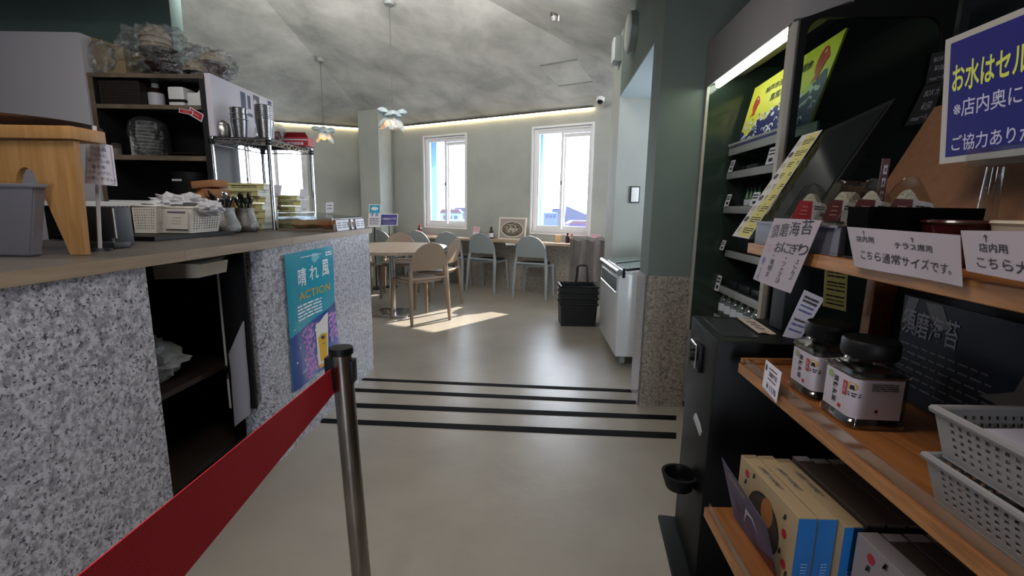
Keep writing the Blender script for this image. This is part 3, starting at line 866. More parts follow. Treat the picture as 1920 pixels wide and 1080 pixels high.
def d_food(b, pos):
    b.bar(pos, .05, .95, .06, .94, mat('photo mauve', '#a39893', .7))
    b.disc(pos, .5, .46, .42, .36, M_food3, .001, 28); b.disc(pos, .5, .47, .38, .32, M_food2, .0014, 28)
    rnd = random.Random(5)
    for i in range(120):
        r = math.sqrt(rnd.random()); a = rnd.uniform(0, 6.28); u = .5 + .34 * r * math.cos(a); v = .5 + .26 * r * math.sin(a) ; s_ = .05 * (1.2 - r)
        b.disc(pos, u, v, s_, .012, M_food3 if r < .75 else M_food1, .0018 + i * .00001, 6, rnd.uniform(0, 3.1))
stand('framed_photo', 'framed photo of a bowl of small fish leaning between the windows', 'framed photo', 934, 985, 403, 444, .17, d_food, mat('cream frame', '#e7dccd', .5))
M_purp = mat('purple sign blue', '#3c3a86', .5)
def d_purp(b, pos):
    b.bar(pos, .04, .96, .06, .94, M_purp); b.text(pos, 'お水はセルフです', .5, .58, .8, .22, M_paper, off=.001, bold=.02); b.lines(pos, .12, .88, (.3, .2), .05, M_qr, off=.001)
SYB = 6.78
sa_, sc_, st_ = PY(713, 423, SYB), PY(745, 423, SYB), PY(714, 401, SYB + .02)
t = put('table_sign', 'small purple and white sign on a stand in front of the corner column', 'sign', None, ((sa_.x + sc_.x) / 2, SYB + .02, 0))
pos = flat(sa_, sc_, st_); b = MB(); b.grid(pos, 1, 1, M_paper, .006); d_purp(b, pos); b.build('panel', t, smooth=0, recalc=False)
mx_ = (sa_.x + sc_.x) / 2
b = MB(); b.tube([(mx_, SYB + .018, .015), (mx_, SYB + .018, sa_.z + .05)], .008, M_dkgrey, 8); b.build('post', t)
b = MB(); b.cyl((mx_, SYB + .018, 0), (mx_, SYB + .018, .015), .10, .10, M_dkgrey, 20); b.build('base', t)
M_teal = mat('teal print', '#2f9bb4', .5); M_sea2 = mat('blue wave print', '#3a78b8', .5)
def d_leaf(b, pos):
    b.bar(pos, .05, .95, .60, .97, M_teal); b.text(pos, 'すま', .5, .52, .7, .16, M_sea2, off=.001, bold=.03); b.lines(pos, .1, .9, (.35, .27, .19, .1), .045, M_qr, off=.001)
    b.disc(pos, .5, .80, .3, .08, M_paper, .0012, 16)
LY = 6.62
la, lc, lt_ = PY(690, 424, LY), PY(712, 424, LY), PY(692, 383, LY + .03)
t = put('leaflet_stand', 'tall leaflet with teal top on a stand between counter end and purple sign', 'leaflet stand', None, ((la.x + lc.x) / 2, LY + .03, 0))
pos = flat(la, lc, lt_); b = MB(); b.grid(pos, 1, 1, M_paper, .006); d_leaf(b, pos); b.build('leaflet', t, smooth=0, recalc=False)
mx_ = (la.x + lc.x) / 2
b = MB(); b.box((la.x - .01, LY - .03, la.z - .012), (lc.x + .01, LY + .05, la.z - .002), M_whitep, .002); b.build('ledge', t)
b = MB(); b.cyl((mx_, LY + .03, .02), (mx_, LY + .03, la.z - .012), .012, .012, M_dkgrey, 12); b.build('post', t)
b = MB(); b.cyl((mx_, LY + .03, 0), (mx_, LY + .03, .02), .12, .12, M_dkgrey, 24); b.build('base', t)
def bottle(name, label, cat, x, yb, o, r, h, mb, mc, mlab=None):
    p = PP(x, yb, WP(0, -o, 0), WN); p.z = BZ
    t = put(name, label, cat, None, p)
    b = MB(); b.lathe([(0, 0), (r, 0), (r, h * .55), (r * .8, h * .68), (r * .38, h * .76), (r * .38, h * .84), (0, h * .84)], p, mb, 16); b.build('body', t)
    b = MB(); b.lathe([(0, h), (r * .48, h), (r * .5, h * .82), (0, h * .82)], p, mc, 14); b.build('cap', t)
    if mlab:
        b = MB(); b.lathe([(r * 1.03, h * .12), (r * 1.03, h * .48)], p, mlab, 16); b.build('label_band', t)
M_red = mat('bottle red', '#b3232e', .4); M_soy = mat('soy brown', '#2a1512', .3)
bottle('sauce_bottle', 'dark sauce bottle beside the left window frame', 'bottle', 787, 430, .2, .035, .16, M_soy, M_red, M_red)
bottle('sauce_bottle', 'dark sauce bottle at the left of the food photo', 'bottle', 921, 444, .17, .033, .17, M_soy, M_black, M_paper)
bottle('sauce_bottle', 'black sauce bottle below the right window', 'bottle', 1064, 450, .16, .028, .13, M_soy, M_black)
bottle('spice_shaker', 'red and white spice shaker below the right window', 'shaker', 1072, 451, .17, .028, .12, M_whitep, M_red, M_red)
p = PP(1046, 450, WP(0, -.16, 0), WN); p.z = BZ
b = MB(); b.box((p.x - .04, p.y - .03, BZ), (p.x + .04, p.y + .03, BZ + .10), wood('light box wood', '#c79c6b', '#d4ac7e'), .004); o = b.build('napkin_box'); tag(o, 'small tan wooden napkin box below the right window', 'box'); origin_to(o, p)
def sheet_on(label, x, y, w, d, o, m):
    p = PP(x, y, WP(0, -o, 0), WN); b = MB(); z = BZ + .001
    b.prism([V((p.x, p.y, z)) + WD * -w + WN * -d, V((p.x, p.y, z)) + WD * w + WN * -d, V((p.x, p.y, z)) + WD * w + WN * d, V((p.x, p.y, z)) + WD * -w + WN * d], (0, 0, .002), m)
    o_ = b.build('menu_sheet', smooth=0); tag(o_, label, 'menu')
sheet_on('pink menu sheet lying on the bench below the right window', 1092, 452, .12, .07, .12, M_pink)
sheet_on('pink menu sheet lying on the bench below the left window', 803, 432, .12, .07, .12, M_pink)

# ------------------------------------------------------------------ service counter
CA0 = V((-1.110, 1.374, 0)); CU = V((.0428, .9991, 0)).normalized(); CN = V((CU.y, -CU.x, 0))
def CP(t, o=0, z=0): return CA0 + CU * t + CN * o + V((0, 0, z))
def cbox(b, t0, t1, o0, o1, z0, z1, m, bev=0.0):
    if isinstance(m, tuple): m, ms = m
    else: ms = m
    b.prism([CP(t0, o0, z0), CP(t1, o0, z0), CP(t1, o1, z0), CP(t0, o1, z0)], (0, 0, z1 - z0), m, ms, bev)
M_gr = granite('counter granite', '#a6a5ad', '#4b4951', '#cfced6', scale=1.15, rough=.28)
M_topdk = mat('dark worktop laminate', '#564f48', .42, noise_amt=.15, noise_scale=30)
M_edge = wood('worktop edge wood', '#8d7b66', '#a18e78', axis=1, scale=.8)
T_P, T_E = .612, 1.916
t = put('service_counter', 'near granite slab of the service counter at the left edge', 'counter', 'granite counter fronts', CP(-.8, -.06))
b = MB(); cbox(b, -2.2, 0, -.12, 0, 0, 1.008, M_gr); b.build('granite_slab', t, smooth=0)
t = put('service_counter', 'far granite counter block carrying the blue poster', 'counter', 'granite counter fronts', CP(1.2, -.06))
b = MB(); b.prism([CP(T_P, -.145), CP(T_P, 0), CP(T_E, 0), CP(T_E, -.8), CP(T_E - .10, -.8), CP(T_E - .10, -.145)], (0, 0, 1.008), M_gr); b.build('granite_slab', t, smooth=0)
t = put('counter_worktop', 'long dark worktop with pale wooden edge on the granite counter', 'worktop', None, CP(0, -.4, 1.009))
for a, c in ((-2.2, .148), (.150, .838), (.840, T_E + .035)):
    b = MB(); cbox(b, a, c, -.80, .012, 1.009, 1.044, (M_topdk, M_edge)); b.build('worktop_section', t, smooth=0)
WZ = 1.0445
# under-counter bay
b = MB(); cbox(b, 0.002, T_P - .002, -.055, -.03, 0, .085, mat('dark kick board', '#45433f', .6)); o = b.build('kick_board', smooth=0); tag(o, 'dark kick board across the gap between the granite blocks', 'board')
t = put('storage_unit', 'black under-counter shelf unit in the gap of the counter', 'shelf', None, CP(.3, -.45))
b = MB(); cbox(b, -.1, T_P + .25, -.78, -.765, 0.09, 1.0, M_black); b.build('back_panel', t, smooth=0)
b = MB(); cbox(b, -.1, -.085, -.76, -.125, 0.09, 1.0, M_black); b.build('side_panel', t, smooth=0)
b = MB(); cbox(b, T_P + .25, T_P + .265, -.76, -.15, 0.09, 1.0, M_black); b.build('side_panel', t, smooth=0)
M_dkb = mat('dark brown shelf', '#2c211b', .6)
for z in (.09, .47):
    b = MB(); cbox(b, -.08, T_P + .24, -.76, -.20, z, z + .022, M_dkb); b.build('shelf_board', t, smooth=0)
for k in range(3):
    p = CP(.30 + .055 * k, -.60); b = MB(); b.cyl((p.x, p.y, .493), (p.x, p.y, .98), .006, .006, M_chrome, 8); b.build('rail', t)
# open cabinet door and cardboard
D0 = PY(405, 478, 1.93); D1 = PY(462, 478, 1.93)
t = put('cabinet_door', 'black door panel with white edge standing open in the counter gap', 'door', None, (D0.x, 1.93, 0))
b = MB(); b.box((D0.x + .008, 1.925, .30), (D1.x - .01, 1.94, 1.0), M_black); b.build('panel', t, smooth=0)
b = MB(); b.box((D0.x, 1.922, .30), (D0.x + .008, 1.944, 1.0), M_whitep); b.build('edge_strip', t, smooth=0)
b = MB(); b.box((D0.x - .003, 1.918, .44), (D0.x + .012, 1.922, .50), M_chrome, .001); b.build('hinge', t)
M_gcard = mat('grey cardboard', '#8f8c92', .8)
pts = [PY(x, y, 1.90) for x, y in ((440, 800), (432, 690), (428, 665), (455, 603), (458, 650), (466, 740), (467, 778))]
b = MB(); b.prism(pts, (0, .012, 0), M_gcard); o = b.build('cardboard_sheet', smooth=0); tag(o, 'grey folded cardboard leaning on the open black door', 'cardboard')
pts = [PY(x, y, 1.62) for x, y in ((285, 492), (376, 496), (373, 521), (289, 524))]
t = put('cardboard_box', 'flattened beige cardboard box pushed under the worktop', 'box', None, pts[3])
M_card = mat('beige cardboard', '#a79c8e', .8)
b = MB(); b.prism(pts, (0, .16, 0), M_card); b.build('body', t, smooth=0)
b = MB(); b.prism([PY(285, 492, 1.615), PY(330, 486, 1.66), PY(395, 488, 1.70), PY(376, 496, 1.62)], (0, .10, .004), M_card); b.build('flap', t, smooth=0)
pb = CP(.36, -.40, .492)
o = crumple(pb + V((0, 0, .085)), .16, .13, .086, M_bagw, 2, .35, 40, 24, 3.0).build('plastic_bag'); tag(o, 'crumpled clear plastic bag on the shelf in the counter gap', 'bag')
pb = CP(.17, -.30, .113)
o = crumple(pb + V((0, 0, .10)), .08, .09, .10, M_bagw, 5, .3).build('plastic_bag'); tag(o, 'pale plastic bag low at the left of the counter gap', 'bag')

# poster on the granite front
M_po = mat('poster teal', '#1f9db8', .25, coat=.3); M_pn = mat('poster navy', '#274b9a', .25, coat=.3); M_pw = mat('poster white', '#e8f0f4', .4)
M_gold = mat('poster gold', '#c9a23e', .35); M_blos = mat('blossom pink', '#c18bc8', .4); M_blos2 = mat('blossom violet', '#8b63b5', .4)
M_beer = mat('beer yellow', '#e0ad1f', .3); M_foam = mat('foam white', '#e6e2da', .4); M_dviol = mat('poster dusk violet', '#3a3163', .3)
pt0, pt1, pz0, pz1 = .765, 1.295, .285, .968
t = put('beer_poster', 'glossy teal beer poster taped to the granite counter front', 'poster', None, CP((pt0 + pt1) / 2, .002, pz0))
def pp(u, v):
    w = .004 + .004 * math.sin(u * 9 + 1.5 * v) + (.010 * max(0, u - .7) * math.sin(v * 9))
    return CP(pt0 + (pt1 - pt0) * u, .003 + max(0, w), pz0 + (pz1 - pz0) * v)
b = MB(); b.grid(pp, 26, 22, M_po, .0012)
b.grid(lambda u, v: pp(u, v * (.40 + .11 * u)) + CN * .0007, 20, 12, M_pn)
b.ink(pp, [(.72, .02), (1, .02), (1, .52), (.72, .46)], M_dviol, .0012)
for i, ch in enumerate('晴れ風'): b.text(pp, ch, .30 + .24 * i, .81 + .012 * i, .17, .135 if i != 1 else .11, M_pw, .0012, .012)
b.text(pp, 'ACTION', .54, .67, .66, .062, M_gold, .0012, .012)
b.lines(pp, .16, .66, (.60, .575, .55, .525, .50), .012, M_pw, .0012, 4, .3)
b.bar(pp, .30, .70, .952, .958, M_pw, .0012); b.lines(pp, .8, .96, (.955, .935), .012, M_pw, .0012, 8)
b.ink(pp, [(.50, .92), (.56, .89), (.66, .93), (.62, .97), (.52, .97)], mat('poster pale', '#7cc5d6', .3), .0011)
rnd = random.Random(11)
for i in range(230):
    u = rnd.gauss(.37, .075); v = rnd.uniform(.03, .42)
    if i % 3 == 0: u = rnd.uniform(.80, .99); v = rnd.uniform(.2, .44)
    b.disc(pp, min(.98, max(.1, u)), v, .022, .015, M_blos if rnd.random() < .6 else M_blos2, .0014 + i * 2e-6, 6)
b.ink(pp, [(.52, .06), (.73, .06), (.76, .33), (.77, .44), (.51, .40)], M_foam, .002)
b.ink(pp, [(.54, .03), (.71, .03), (.735, .30), (.53, .29)], M_beer, .0022)
b.ink(pp, [(.49, .37), (.56, .40), (.70, .45), (.78, .46), (.77, .40), (.50, .35)], M_foam, .0023)
b.disc(pp, .63, .275, .07, .034, M_gold, .0025, 20); b.disc(pp, .63, .27, .05, .02, M_dviol, .0026, 16)
b.bar(pp, .57, .69, .215, .222, M_dviol, .0026)
for u, v in ((.08, .45), (.16, .30), (.2, .1), (.09, .2), (.23, .38)): b.disc(pp, u, v, .012, .009, M_pw, .0014, 8)
b.build('sheet', t, smooth=60, recalc=False)

# ------------------------------------------------------------------ belt post
M_brushed = mat('worn steel post', '#8f8780', .30, 1.0, noise_amt=.35, noise_scale=7, stretch=(6, 6, 1))
M_belt = mat('red belt', '#d40f2a', .75, bump=.15, bump_scale=400)
sp0 = PY(640, 668, 1.03); hx, hy = sp0.x, sp0.y; sz = PY(636, 650, 1.03).z
t = put('belt_post', 'steel queue post with red retractable belt in the foreground', 'barrier post', None, (hx, hy, 0))
b = MB(); b.lathe([(0, 0), (.17, 0), (.17, .012), (.15, .022), (.03, .035), (0, .035)], (hx + .032, hy, 0), M_black, 32); b.build('base', t)
b = MB(); b.cyl((hx + .032, hy, .03), (hx, hy, sz - .012), .0232, .0232, M_brushed, 28); b.build('post', t)
b = MB(); b.lathe([(0, 0), (.0262, -.001), (.0275, -.006), (.0275, -.016), (.024, -.018), (0, -.018)], (hx, hy, sz), M_black, 28); b.build('cap', t)
b = MB(); b.box((hx - .034, hy - .02, sz - .100), (hx - .0, hy + .012, sz - .022), M_black, .004); b.build('belt_housing', t)
b = MB(); b.box((hx + .018, hy - .014, sz - .085), (hx + .031, hy + .014, sz - .03), M_black, .003); b.build('catch', t)
# belt: leaves the housing and runs past the camera's left
A1 = PY(622, 690, 1.02); A2 = PY(628, 735, 1.02)
Bt = PP(165, 1063, (0, .30, 0), (0, 1, 0)); 
def belt(u, v):
    s_ = u
    top = A1.lerp(BELT_T, s_); bot = A2.lerp(BELT_B, s_)
    return bot.lerp(top, v) + V((0, 0, -.010 * math.sin(PI * min(1, s_)))) * 0
dT = .34; dB = .34
BELT_T = PY(150, 1075, dT); BELT_B = PY(150, 1316, dB)
dT = (BELT_T - A1); dB = (BELT_B - A2)
BELT_T = A1 + dT * 1.35; BELT_B = A2 + dB * 1.35
b = MB(); b.grid(belt, 24, 3, M_belt, .0012); b.build('belt', t)

# ------------------------------------------------------------------ things on the counter, from the left
M_ply = wood('honey wood', '#a67844', '#bb8e5a', axis=2)
SY = 1.335
px = lambda x, y, Y=SY: PY(x, y, Y)
t = put('wooden_stand', 'honey wood stand with arched cut-out at the left end of the counter', 'stand', None, (px(70, 478).x, SY, WZ))
b = MB()
prof = [(-190, 264), (138, 264), (160, 478), (132, 478), (64, 326), (56, 317), (46, 313), (37, 317), (31, 328), (29, 345), (24, 400), (18, 478), (-190, 478)]
pts = [px(x, y) for x, y in prof]
for p in pts:
    if abs(p.z - WZ) < .02: p.z = WZ + .001
b.prism(pts, (0, .018, 0), M_ply); b.build('panel', t, smooth=30)
b = MB(); q = px(142, 262); b.box((px(-190, 262).x, SY - .012, q.z + .001), (q.x, SY + .10, q.z + .036), M_ply, .003); b.build('top_board', t)
M_dktray = mat('dark brown tray', '#4a372d', .5)
cq = PY(154, 228, SY + .24).x - .305
b = MB(); b.lathe([(0, 0), (.16, .0), (.30, .040), (.305, .046), (.29, .046), (.15, .012), (0, .012)], (cq, SY + .24, q.z + .037), M_dktray, 48, sy=.8); o = b.build('serving_tray'); tag(o, 'large dark brown shallow tray on top of the honey wood stand', 'tray')
M_bin = mat('grey plastic bin', '#77757d', .4)
g0 = PZ(74, 479, WZ + .001) + V((.0, -.025, 0))
t = put('grey_bin', 'smooth grey box in front of the wooden stand at the left edge', 'box', None, g0)
b = MB(); gx1 = px(64, 346, g0.y).x; gz = px(64, 346, g0.y).z
lo = [V((g0.x - .30, g0.y, WZ + .001)), V((g0.x, g0.y, WZ + .001)), V((g0.x, g0.y + .035, WZ + .001)), V((g0.x - .30, g0.y + .035, WZ + .001))]
hi = [V((gx1 - .30, g0.y, gz)), V((gx1, g0.y, gz)), V((gx1, g0.y + .035, gz)), V((gx1 - .30, g0.y + .035, gz))]
A = [b.v(p) for p in lo]; B = [b.v(p) for p in hi]
b.face(A[::-1], M_bin); b.face(B, M_bin)
for i in range(4): b.face([A[i], A[(i + 1) % 4], B[(i + 1) % 4], B[i]], M_bin)
bmesh.ops.bevel(b.bm, geom=b.bm.edges[:], offset=.004, segments=2, affect='EDGES')
b.build('body', t)
b = MB(); b.box((gx1 - .30, g0.y - .003, gz - .008), (gx1 + .004, g0.y + .036, gz + .002), M_bin, .002); b.build('rim', t)

M_wpole = mat('white rod', '#cfccd2', .35)
q0 = PZ(188, 470, WZ); q1 = PY(177, 236, q0.y)
t = put('sign_stand', 'handwritten white paper sign on a thin rod at the counter', 'sign', None, q0)
b = MB(); b.cyl(q0, q1, .0055, .0055, M_wpole, 10); b.build('rod', t)
b = MB(); b.cyl(q0, q0 + V((0, 0, .008)), .035, .03, M_black, 20); b.build('base', t)
yq = q0.y - .008
pos = flat(PY(159, 344, yq), PY(220, 349, yq - .03), PY(161, 263, yq), PY(210, 273, yq - .03), bulge=.004)
M_hand = mat('faded pen', '#5d5868', .7)
b = MB(); b.grid(pos, 8, 6, M_paper, .0012)
for v0 in (.04, .955): b.bar(pos, .05, .95, v0, v0 + .010, M_hand, .001)
for u0 in (.04, .945): b.bar(pos, u0, u0 + .012, .045, .96, M_hand, .001)
for i, s_ in enumerate(('空いた皿', 'シールに', 'はっている', '番号を', 'スタッフに', 'お渡し下さい')):
    b.text(pos, s_, .50 + (.04 if i == 5 else 0), .86 - .142 * i, .14 * len(s_) + .05, .085, M_hand, .001, .004, jitter=.10, seed=i)
b.build('paper', t, smooth=60, recalc=False)

t = put('card_terminal', 'black boxy payment terminal behind the paper sign', 'terminal', None, PY(205, 470, 1.60))
b = MB(); p0 = PY(166, 470, 1.62); p1 = PY(218, 388, 1.62); b.box((p0.x, 1.60, WZ + .001), (p1.x, 1.68, p1.z), M_dkgrey, .004); b.build('body', t)
b = MB(); p2 = PY(246, 455, 1.6); b.box((p0.x + .02, 1.53, WZ + .001), (p2.x, 1.599, WZ + .020), M_dkgrey, .003); b.build('base', t)
b = MB(); b.cyl((p2.x - .006, 1.535, WZ + .02), (p2.x - .006, 1.535, WZ + .036), .004, .004, M_chrome, 10); b.build('stud', t)
b = MB(); b.box((p1.x - .002, 1.598, WZ + .03), (p1.x + .004, 1.604, p1.z - .005), M_steel); b.build('trim', t)

# black tray with two white perforated baskets, pots
M_bkt = mat('cream basket plastic', '#d5cfc6', .45)
TR = WZ + .019
b = MB(); b.prism([CP(.47, -.79, WZ + .001), CP(.98, -.79, WZ + .001), CP(.98, -.36, WZ + .001), CP(.47, -.36, WZ + .001)], (0, 0, .017), M_black); o = b.build('counter_mat', smooth=0); tag(o, 'flat black board under the white baskets on the counter', 'board')
def perforated(b, p00, p10, p01, p11, nu, nv, m, mh, edge=.10, hole=.55, thick=.003):
    """wall panel with real square holes (bars both ways)"""
    f = flat(p00, p10, p01, p11)
    us = [edge * .6 + (1 - edge * 1.2) * i / nu for i in range(nu + 1)]; vs = [edge + (1 - 2 * edge) * j / nv for j in range(nv + 1)]
    hw = (us[1] - us[0]) * hole / 2; hh = (vs[1] - vs[0]) * hole / 2
    n = nrm(f, .5, .5) * thick
    U = [0]; 
    for i in range(nu): c = (us[i] + us[i + 1]) / 2; U += [c - hw, c + hw]
    U.append(1); Vv = [0]
    for j in range(nv): c = (vs[j] + vs[j + 1]) / 2; Vv += [c - hh, c + hh]
    Vv.append(1)
    g = [[b.v(f(u, v)) for u in U] for v in Vv]; k = [[b.v(f(u, v) - n) for u in U] for v in Vv]
    for j in range(len(Vv) - 1):
        for i in range(len(U) - 1):
            if i % 2 == 1 and j % 2 == 1:
                for (a, c) in (((j, i), (j, i + 1)), ((j, i + 1), (j + 1, i + 1)), ((j + 1, i + 1), (j + 1, i)), ((j + 1, i), (j, i))):
                    b.face([g[a[0]][a[1]], g[c[0]][c[1]], k[c[0]][c[1]], k[a[0]][a[1]]], m)
                continue
            b.face([g[j][i], g[j][i + 1], g[j + 1][i + 1], g[j + 1][i]], m); b.face([k[j][i], k[j + 1][i], k[j + 1][i + 1], k[j][i + 1]], m)
def basket_box(name, label, cat, base4, top4, m, nx, ny, nz, group=None, rim=.006, solid=()):
    """open basket from 4 base and 4 top corners (counter-clockwise from near-left)"""
    t = put(name, label, cat, group, sum((V(p) for p in base4), V()) / 4)
    for i in range(4):
        j = (i + 1) % 4; b = MB()
        if i in solid: b.grid(flat(base4[i], base4[j], top4[i], top4[j]), 1, 1, m, .003)
        else: perforated(b, base4[i], base4[j], top4[i], top4[j], nx if i % 2 == 0 else ny, nz, m, None)
        b.build('side_wall', t, smooth=0)
    b = MB(); b.grid(flat(base4[0], base4[1], base4[3], base4[2]), 1, 1, m, .003); b.build('bottom', t, smooth=0)
    b = MB(); b.tube(list(top4), rim, m, 8, closed=True); b.build('rim', t)
    return t
def bask(label, xl0, xr0, xl1, xr1, Y, dep, yb, yt, nx, ny, nz, solid=()):
    a = PY(xl0, yb, Y); c = PY(xr0, yb, Y); a1 = PY(xl1, yt, Y - .006); c1 = PY(xr1, yt, Y - .006)
    a.z = c.z = TR + .005
    dv = V((.0, dep, 0)); e = V((0, .012, 0))
    return basket_box('basket', label, 'basket', [a, c, c + dv, a + dv], [a1, c1, c1 + dv + e, a1 + dv + e], M_bkt, nx, ny, nz, 'cream baskets on the counter', .005, solid)
bask('cream perforated basket at the left on the black counter board', 253, 293, 246, 293, 2.04, .22, 434, 386, 9, 10, 8)
bk = bask('larger cream basket beside the aluminium pots, with a plain front', 302, 357, 297, 360, 2.08, .20, 435, 389, 9, 10, 8, solid=(0,))
pk = flat(PY(310, 429, 2.072), PY(352, 430, 2.072), PY(309, 393, 2.066), PY(352, 394, 2.066))
M_krft = mat('kraft print', '#b7a995', .7)
b = MB(); b.grid(pk, 1, 1, M_bkt, .002); b.bar(pk, .1, .9, .84, .92, M_hand, .001); b.lines(pk, .3, .7, (.6, .45, .3), .03, M_krft, .001); b.build('label_card', bk, smooth=0, recalc=False)
M_bag2 = clear('white plastic bag', gloss=.2, rough=.25, bump=.7, haze=.72, alpha_col='#c9c8cc')
c = PY(330, 376, 2.16); o = crumple((c.x, 2.20, 1.185), .135, .085, .055, M_bag2, 8, .5, 44, 24, 3.4).build('plastic_bag'); tag(o, 'crumpled white plastic bags heaped on the larger cream basket', 'bag')
c = PY(385, 382, 2.16); o = crumple((c.x + .015, 2.17, 1.175), .05, .06, .035, M_bag2, 9, .4).build('plastic_bag'); tag(o, 'small crumpled white bag beside the black spoons', 'bag')
M_kraft = mat('brown paper', '#9b6b45', .8)
t = put('paper_packs', 'pile of brown paper napkin packs behind the aluminium pots', 'paper packs', None, (PY(395, 380, 2.62).x, 2.62, WZ))
rnd = random.Random(3)
for k, (x, y, w, h) in enumerate(((385, 395, .17, .05), (405, 383, .16, .045), (375, 370, .14, .045), (400, 361, .16, .045), (393, 346, .15, .04))):
    c = PY(x, y, 2.6); R = Matrix.Translation(c) @ Matrix.Rotation(rnd.uniform(-.5, .5), 4, 'Z') @ Matrix.Rotation(rnd.uniform(-.14, .14), 4, 'Y')
    b = MB(); b.box((-w / 2, -.05, -h / 2), (w / 2, .05, h / 2), M_kraft, .008, R); b.build('pack', t)
b = MB(); c = PY(395, 405, 2.6); b.box((c.x - .09, 2.55, WZ + .001), (c.x + .09, 2.67, PY(395, 402, 2.6).z), M_kraft, .004); b.build('pack', t)
def pot(label, x, yb, yt, rr, k):
    p = PZ(x, yb, WZ + .001) if k == 0 else PZ(x, yb, WZ + .001)
    h = PY(x, yt, p.y).z - p.z
    t = put('aluminium_pot', label, 'pot', 'aluminium pots full of spoons', p)
    prof = [(0, 0), (rr * .82, 0), (rr * .97, h * .10), (rr, h * .24), (rr * .93, h * .40), (rr * .78, h * .62), (rr * .70, h * .82), (rr * .71, h), (rr * .66, h), (rr * .65, h * .8), (0, h * .5)]
    b = MB(); b.lathe(prof, p, M_alu, 40); b.build('body', t)
    rnd = random.Random(k + 20)
    for i in range(11):
        a = rnd.uniform(0, 6.28); r = rr * .45 * rnd.random(); r2 = rr * rnd.uniform(.35, .64)
        b0 = V((p.x + r * math.cos(a), p.y + r * math.sin(a), p.z + h * .55)); e = V((p.x + r2 * math.cos(a), p.y + r2 * math.sin(a), p.z + h + rnd.uniform(.02, .065)))
        m = M_black if i % 4 else M_chrome
        b = MB(); b.tube([b0, b0.lerp(e, .8), e], [.005, .004, .006], m, 6)
        n = (e - b0).normalized(); q = n.to_track_quat('Z', 'Y').to_matrix()
        Rm = Matrix.Translation(e) @ q.to_4x4()
        b.M = Rm; b.lathe([(0, -.016), (.011, -.010), (.016, .004), (.012, .018), (0, .024)], (0, 0, 0), m, 10, sy=.35); b.M = Matrix.Identity(4)
        o = b.build('spoon'); tag(o, ('black' if i % 4 else 'shiny') + ' spoon standing in the ' + ('left' if k == 0 else 'right') + ' aluminium pot', 'spoon', ('black' if i % 4 else 'shiny') + ' spoons in the ' + ('left' if k == 0 else 'right') + ' aluminium pot')
    return t
pot('left aluminium pot full of black spoons, the larger one in front', 418, 437, 389, .088, 0)
pot('right aluminium pot full of black spoons, half behind the other', 462, 434, 390, .066, 1)

# ------------------------------------------------------------------ chrome wire rack and what it holds
RX0, RX1, RY0, RY1, RZ = -1.80, -1.46, 2.83, 3.34, 1.580
t = put('wire_rack', 'chrome wire rack with dark top shelf standing on the counter', 'rack', None, ((RX0 + RX1) / 2, 3.08, WZ))
def sk(y): return (y - 2.83) * .06
for x in (RX0, RX1):
    for y in (RY0, RY1):
        xx = x + sk(y); b = MB(); b.cyl((xx, y, WZ + .002), (xx, y, RZ + .009), .0125, .0125, M_chrome, 16)
        for z in (RZ - .034, RZ - .018): b.cyl((xx, y, z), (xx, y, z + .014), .017, .017, M_black, 14)
        b.build('post', t)
b = MB(); b.prism([(RX0 + .012, RY0 + .01, RZ), (RX1 - .012, RY0 + .01, RZ), (RX1 - .012 + sk(RY1), RY1 - .01, RZ), (RX0 + .012 + sk(RY1), RY1 - .01, RZ)], (0, 0, .010), mat('dark shelf mat', '#241f20', .5)); b.build('shelf_mat', t, smooth=0)
b = MB()
def truss(a, c, n):
    a = V(a); c = V(c)
    b.tube([a + V((0, 0, -.002)), c + V((0, 0, -.002))], .004, M_chrome, 6); b.tube([a - V((0, 0, .03)), c - V((0, 0, .03))], .004, M_chrome, 6)
    b.tube([a.lerp(c, i / n) - V((0, 0, .002 if i % 2 else .03)) for i in range(n + 1)], .0028, M_chrome, 5)
cs = [(RX0, RY0, RZ), (RX1, RY0, RZ), (RX1 + sk(RY1), RY1, RZ), (RX0 + sk(RY1), RY1, RZ)]
for i in range(4): truss(cs[i], cs[(i + 1) % 4], 14)
for i in range(1, 14):
    y = RY0 + (RY1 - RY0) * i / 14; b.tube([(RX0 + sk(y), y, RZ - .004), (RX1 + sk(y), y, RZ - .004)], .002, M_chrome, 5)
b.build('wire_frame', t)
RT_ = RZ + .0105
# printed carton standing on the rack
t = put('printed_carton', 'white carton with blue and grey product photos standing on the wire rack', 'carton', None, (-1.775, 3.15, RT_))
zt = PX(393, 137, -1.765).z
c0, c1 = 2.815, 3.52
M_cart = mat('white carton', '#cfcad2', .55); M_cb = mat('carton blue', '#3a4763', .5); M_cg = mat('carton grey', '#5a5a62', .5)
b = MB(); b.box((-1.798, c0, RT_ + .001), (-1.765, c1, zt), M_cart, .002)
pos = flat((-1.765, c0, RT_), (-1.765, c1, RT_), (-1.765, c0, zt), (-1.765, c1, zt))
b.bar(pos, .42, .50, .50, .92, M_cb); b.bar(pos, .53, .58, .66, .90, M_cb); b.bar(pos, .52, .60, .52, .58, M_cb); b.bar(pos, .42, .62, .40, .46, M_cart, .001)
b.bar(pos, .63, .74, .42, .96, M_cg); b.disc(pos, .66, .78, .03, .10, M_cart, .001); b.disc(pos, .82, .52, .07, .2, M_cg); b.disc(pos, .82, .52, .05, .15, M_cart, .001)
b.bar(pos, .90, .97, .80, .97, M_cb); b.bar(pos, .76, .80, .2, .5, mat('carton red', '#c46a66', .5))
b.build('body', t, smooth=0, recalc=False)
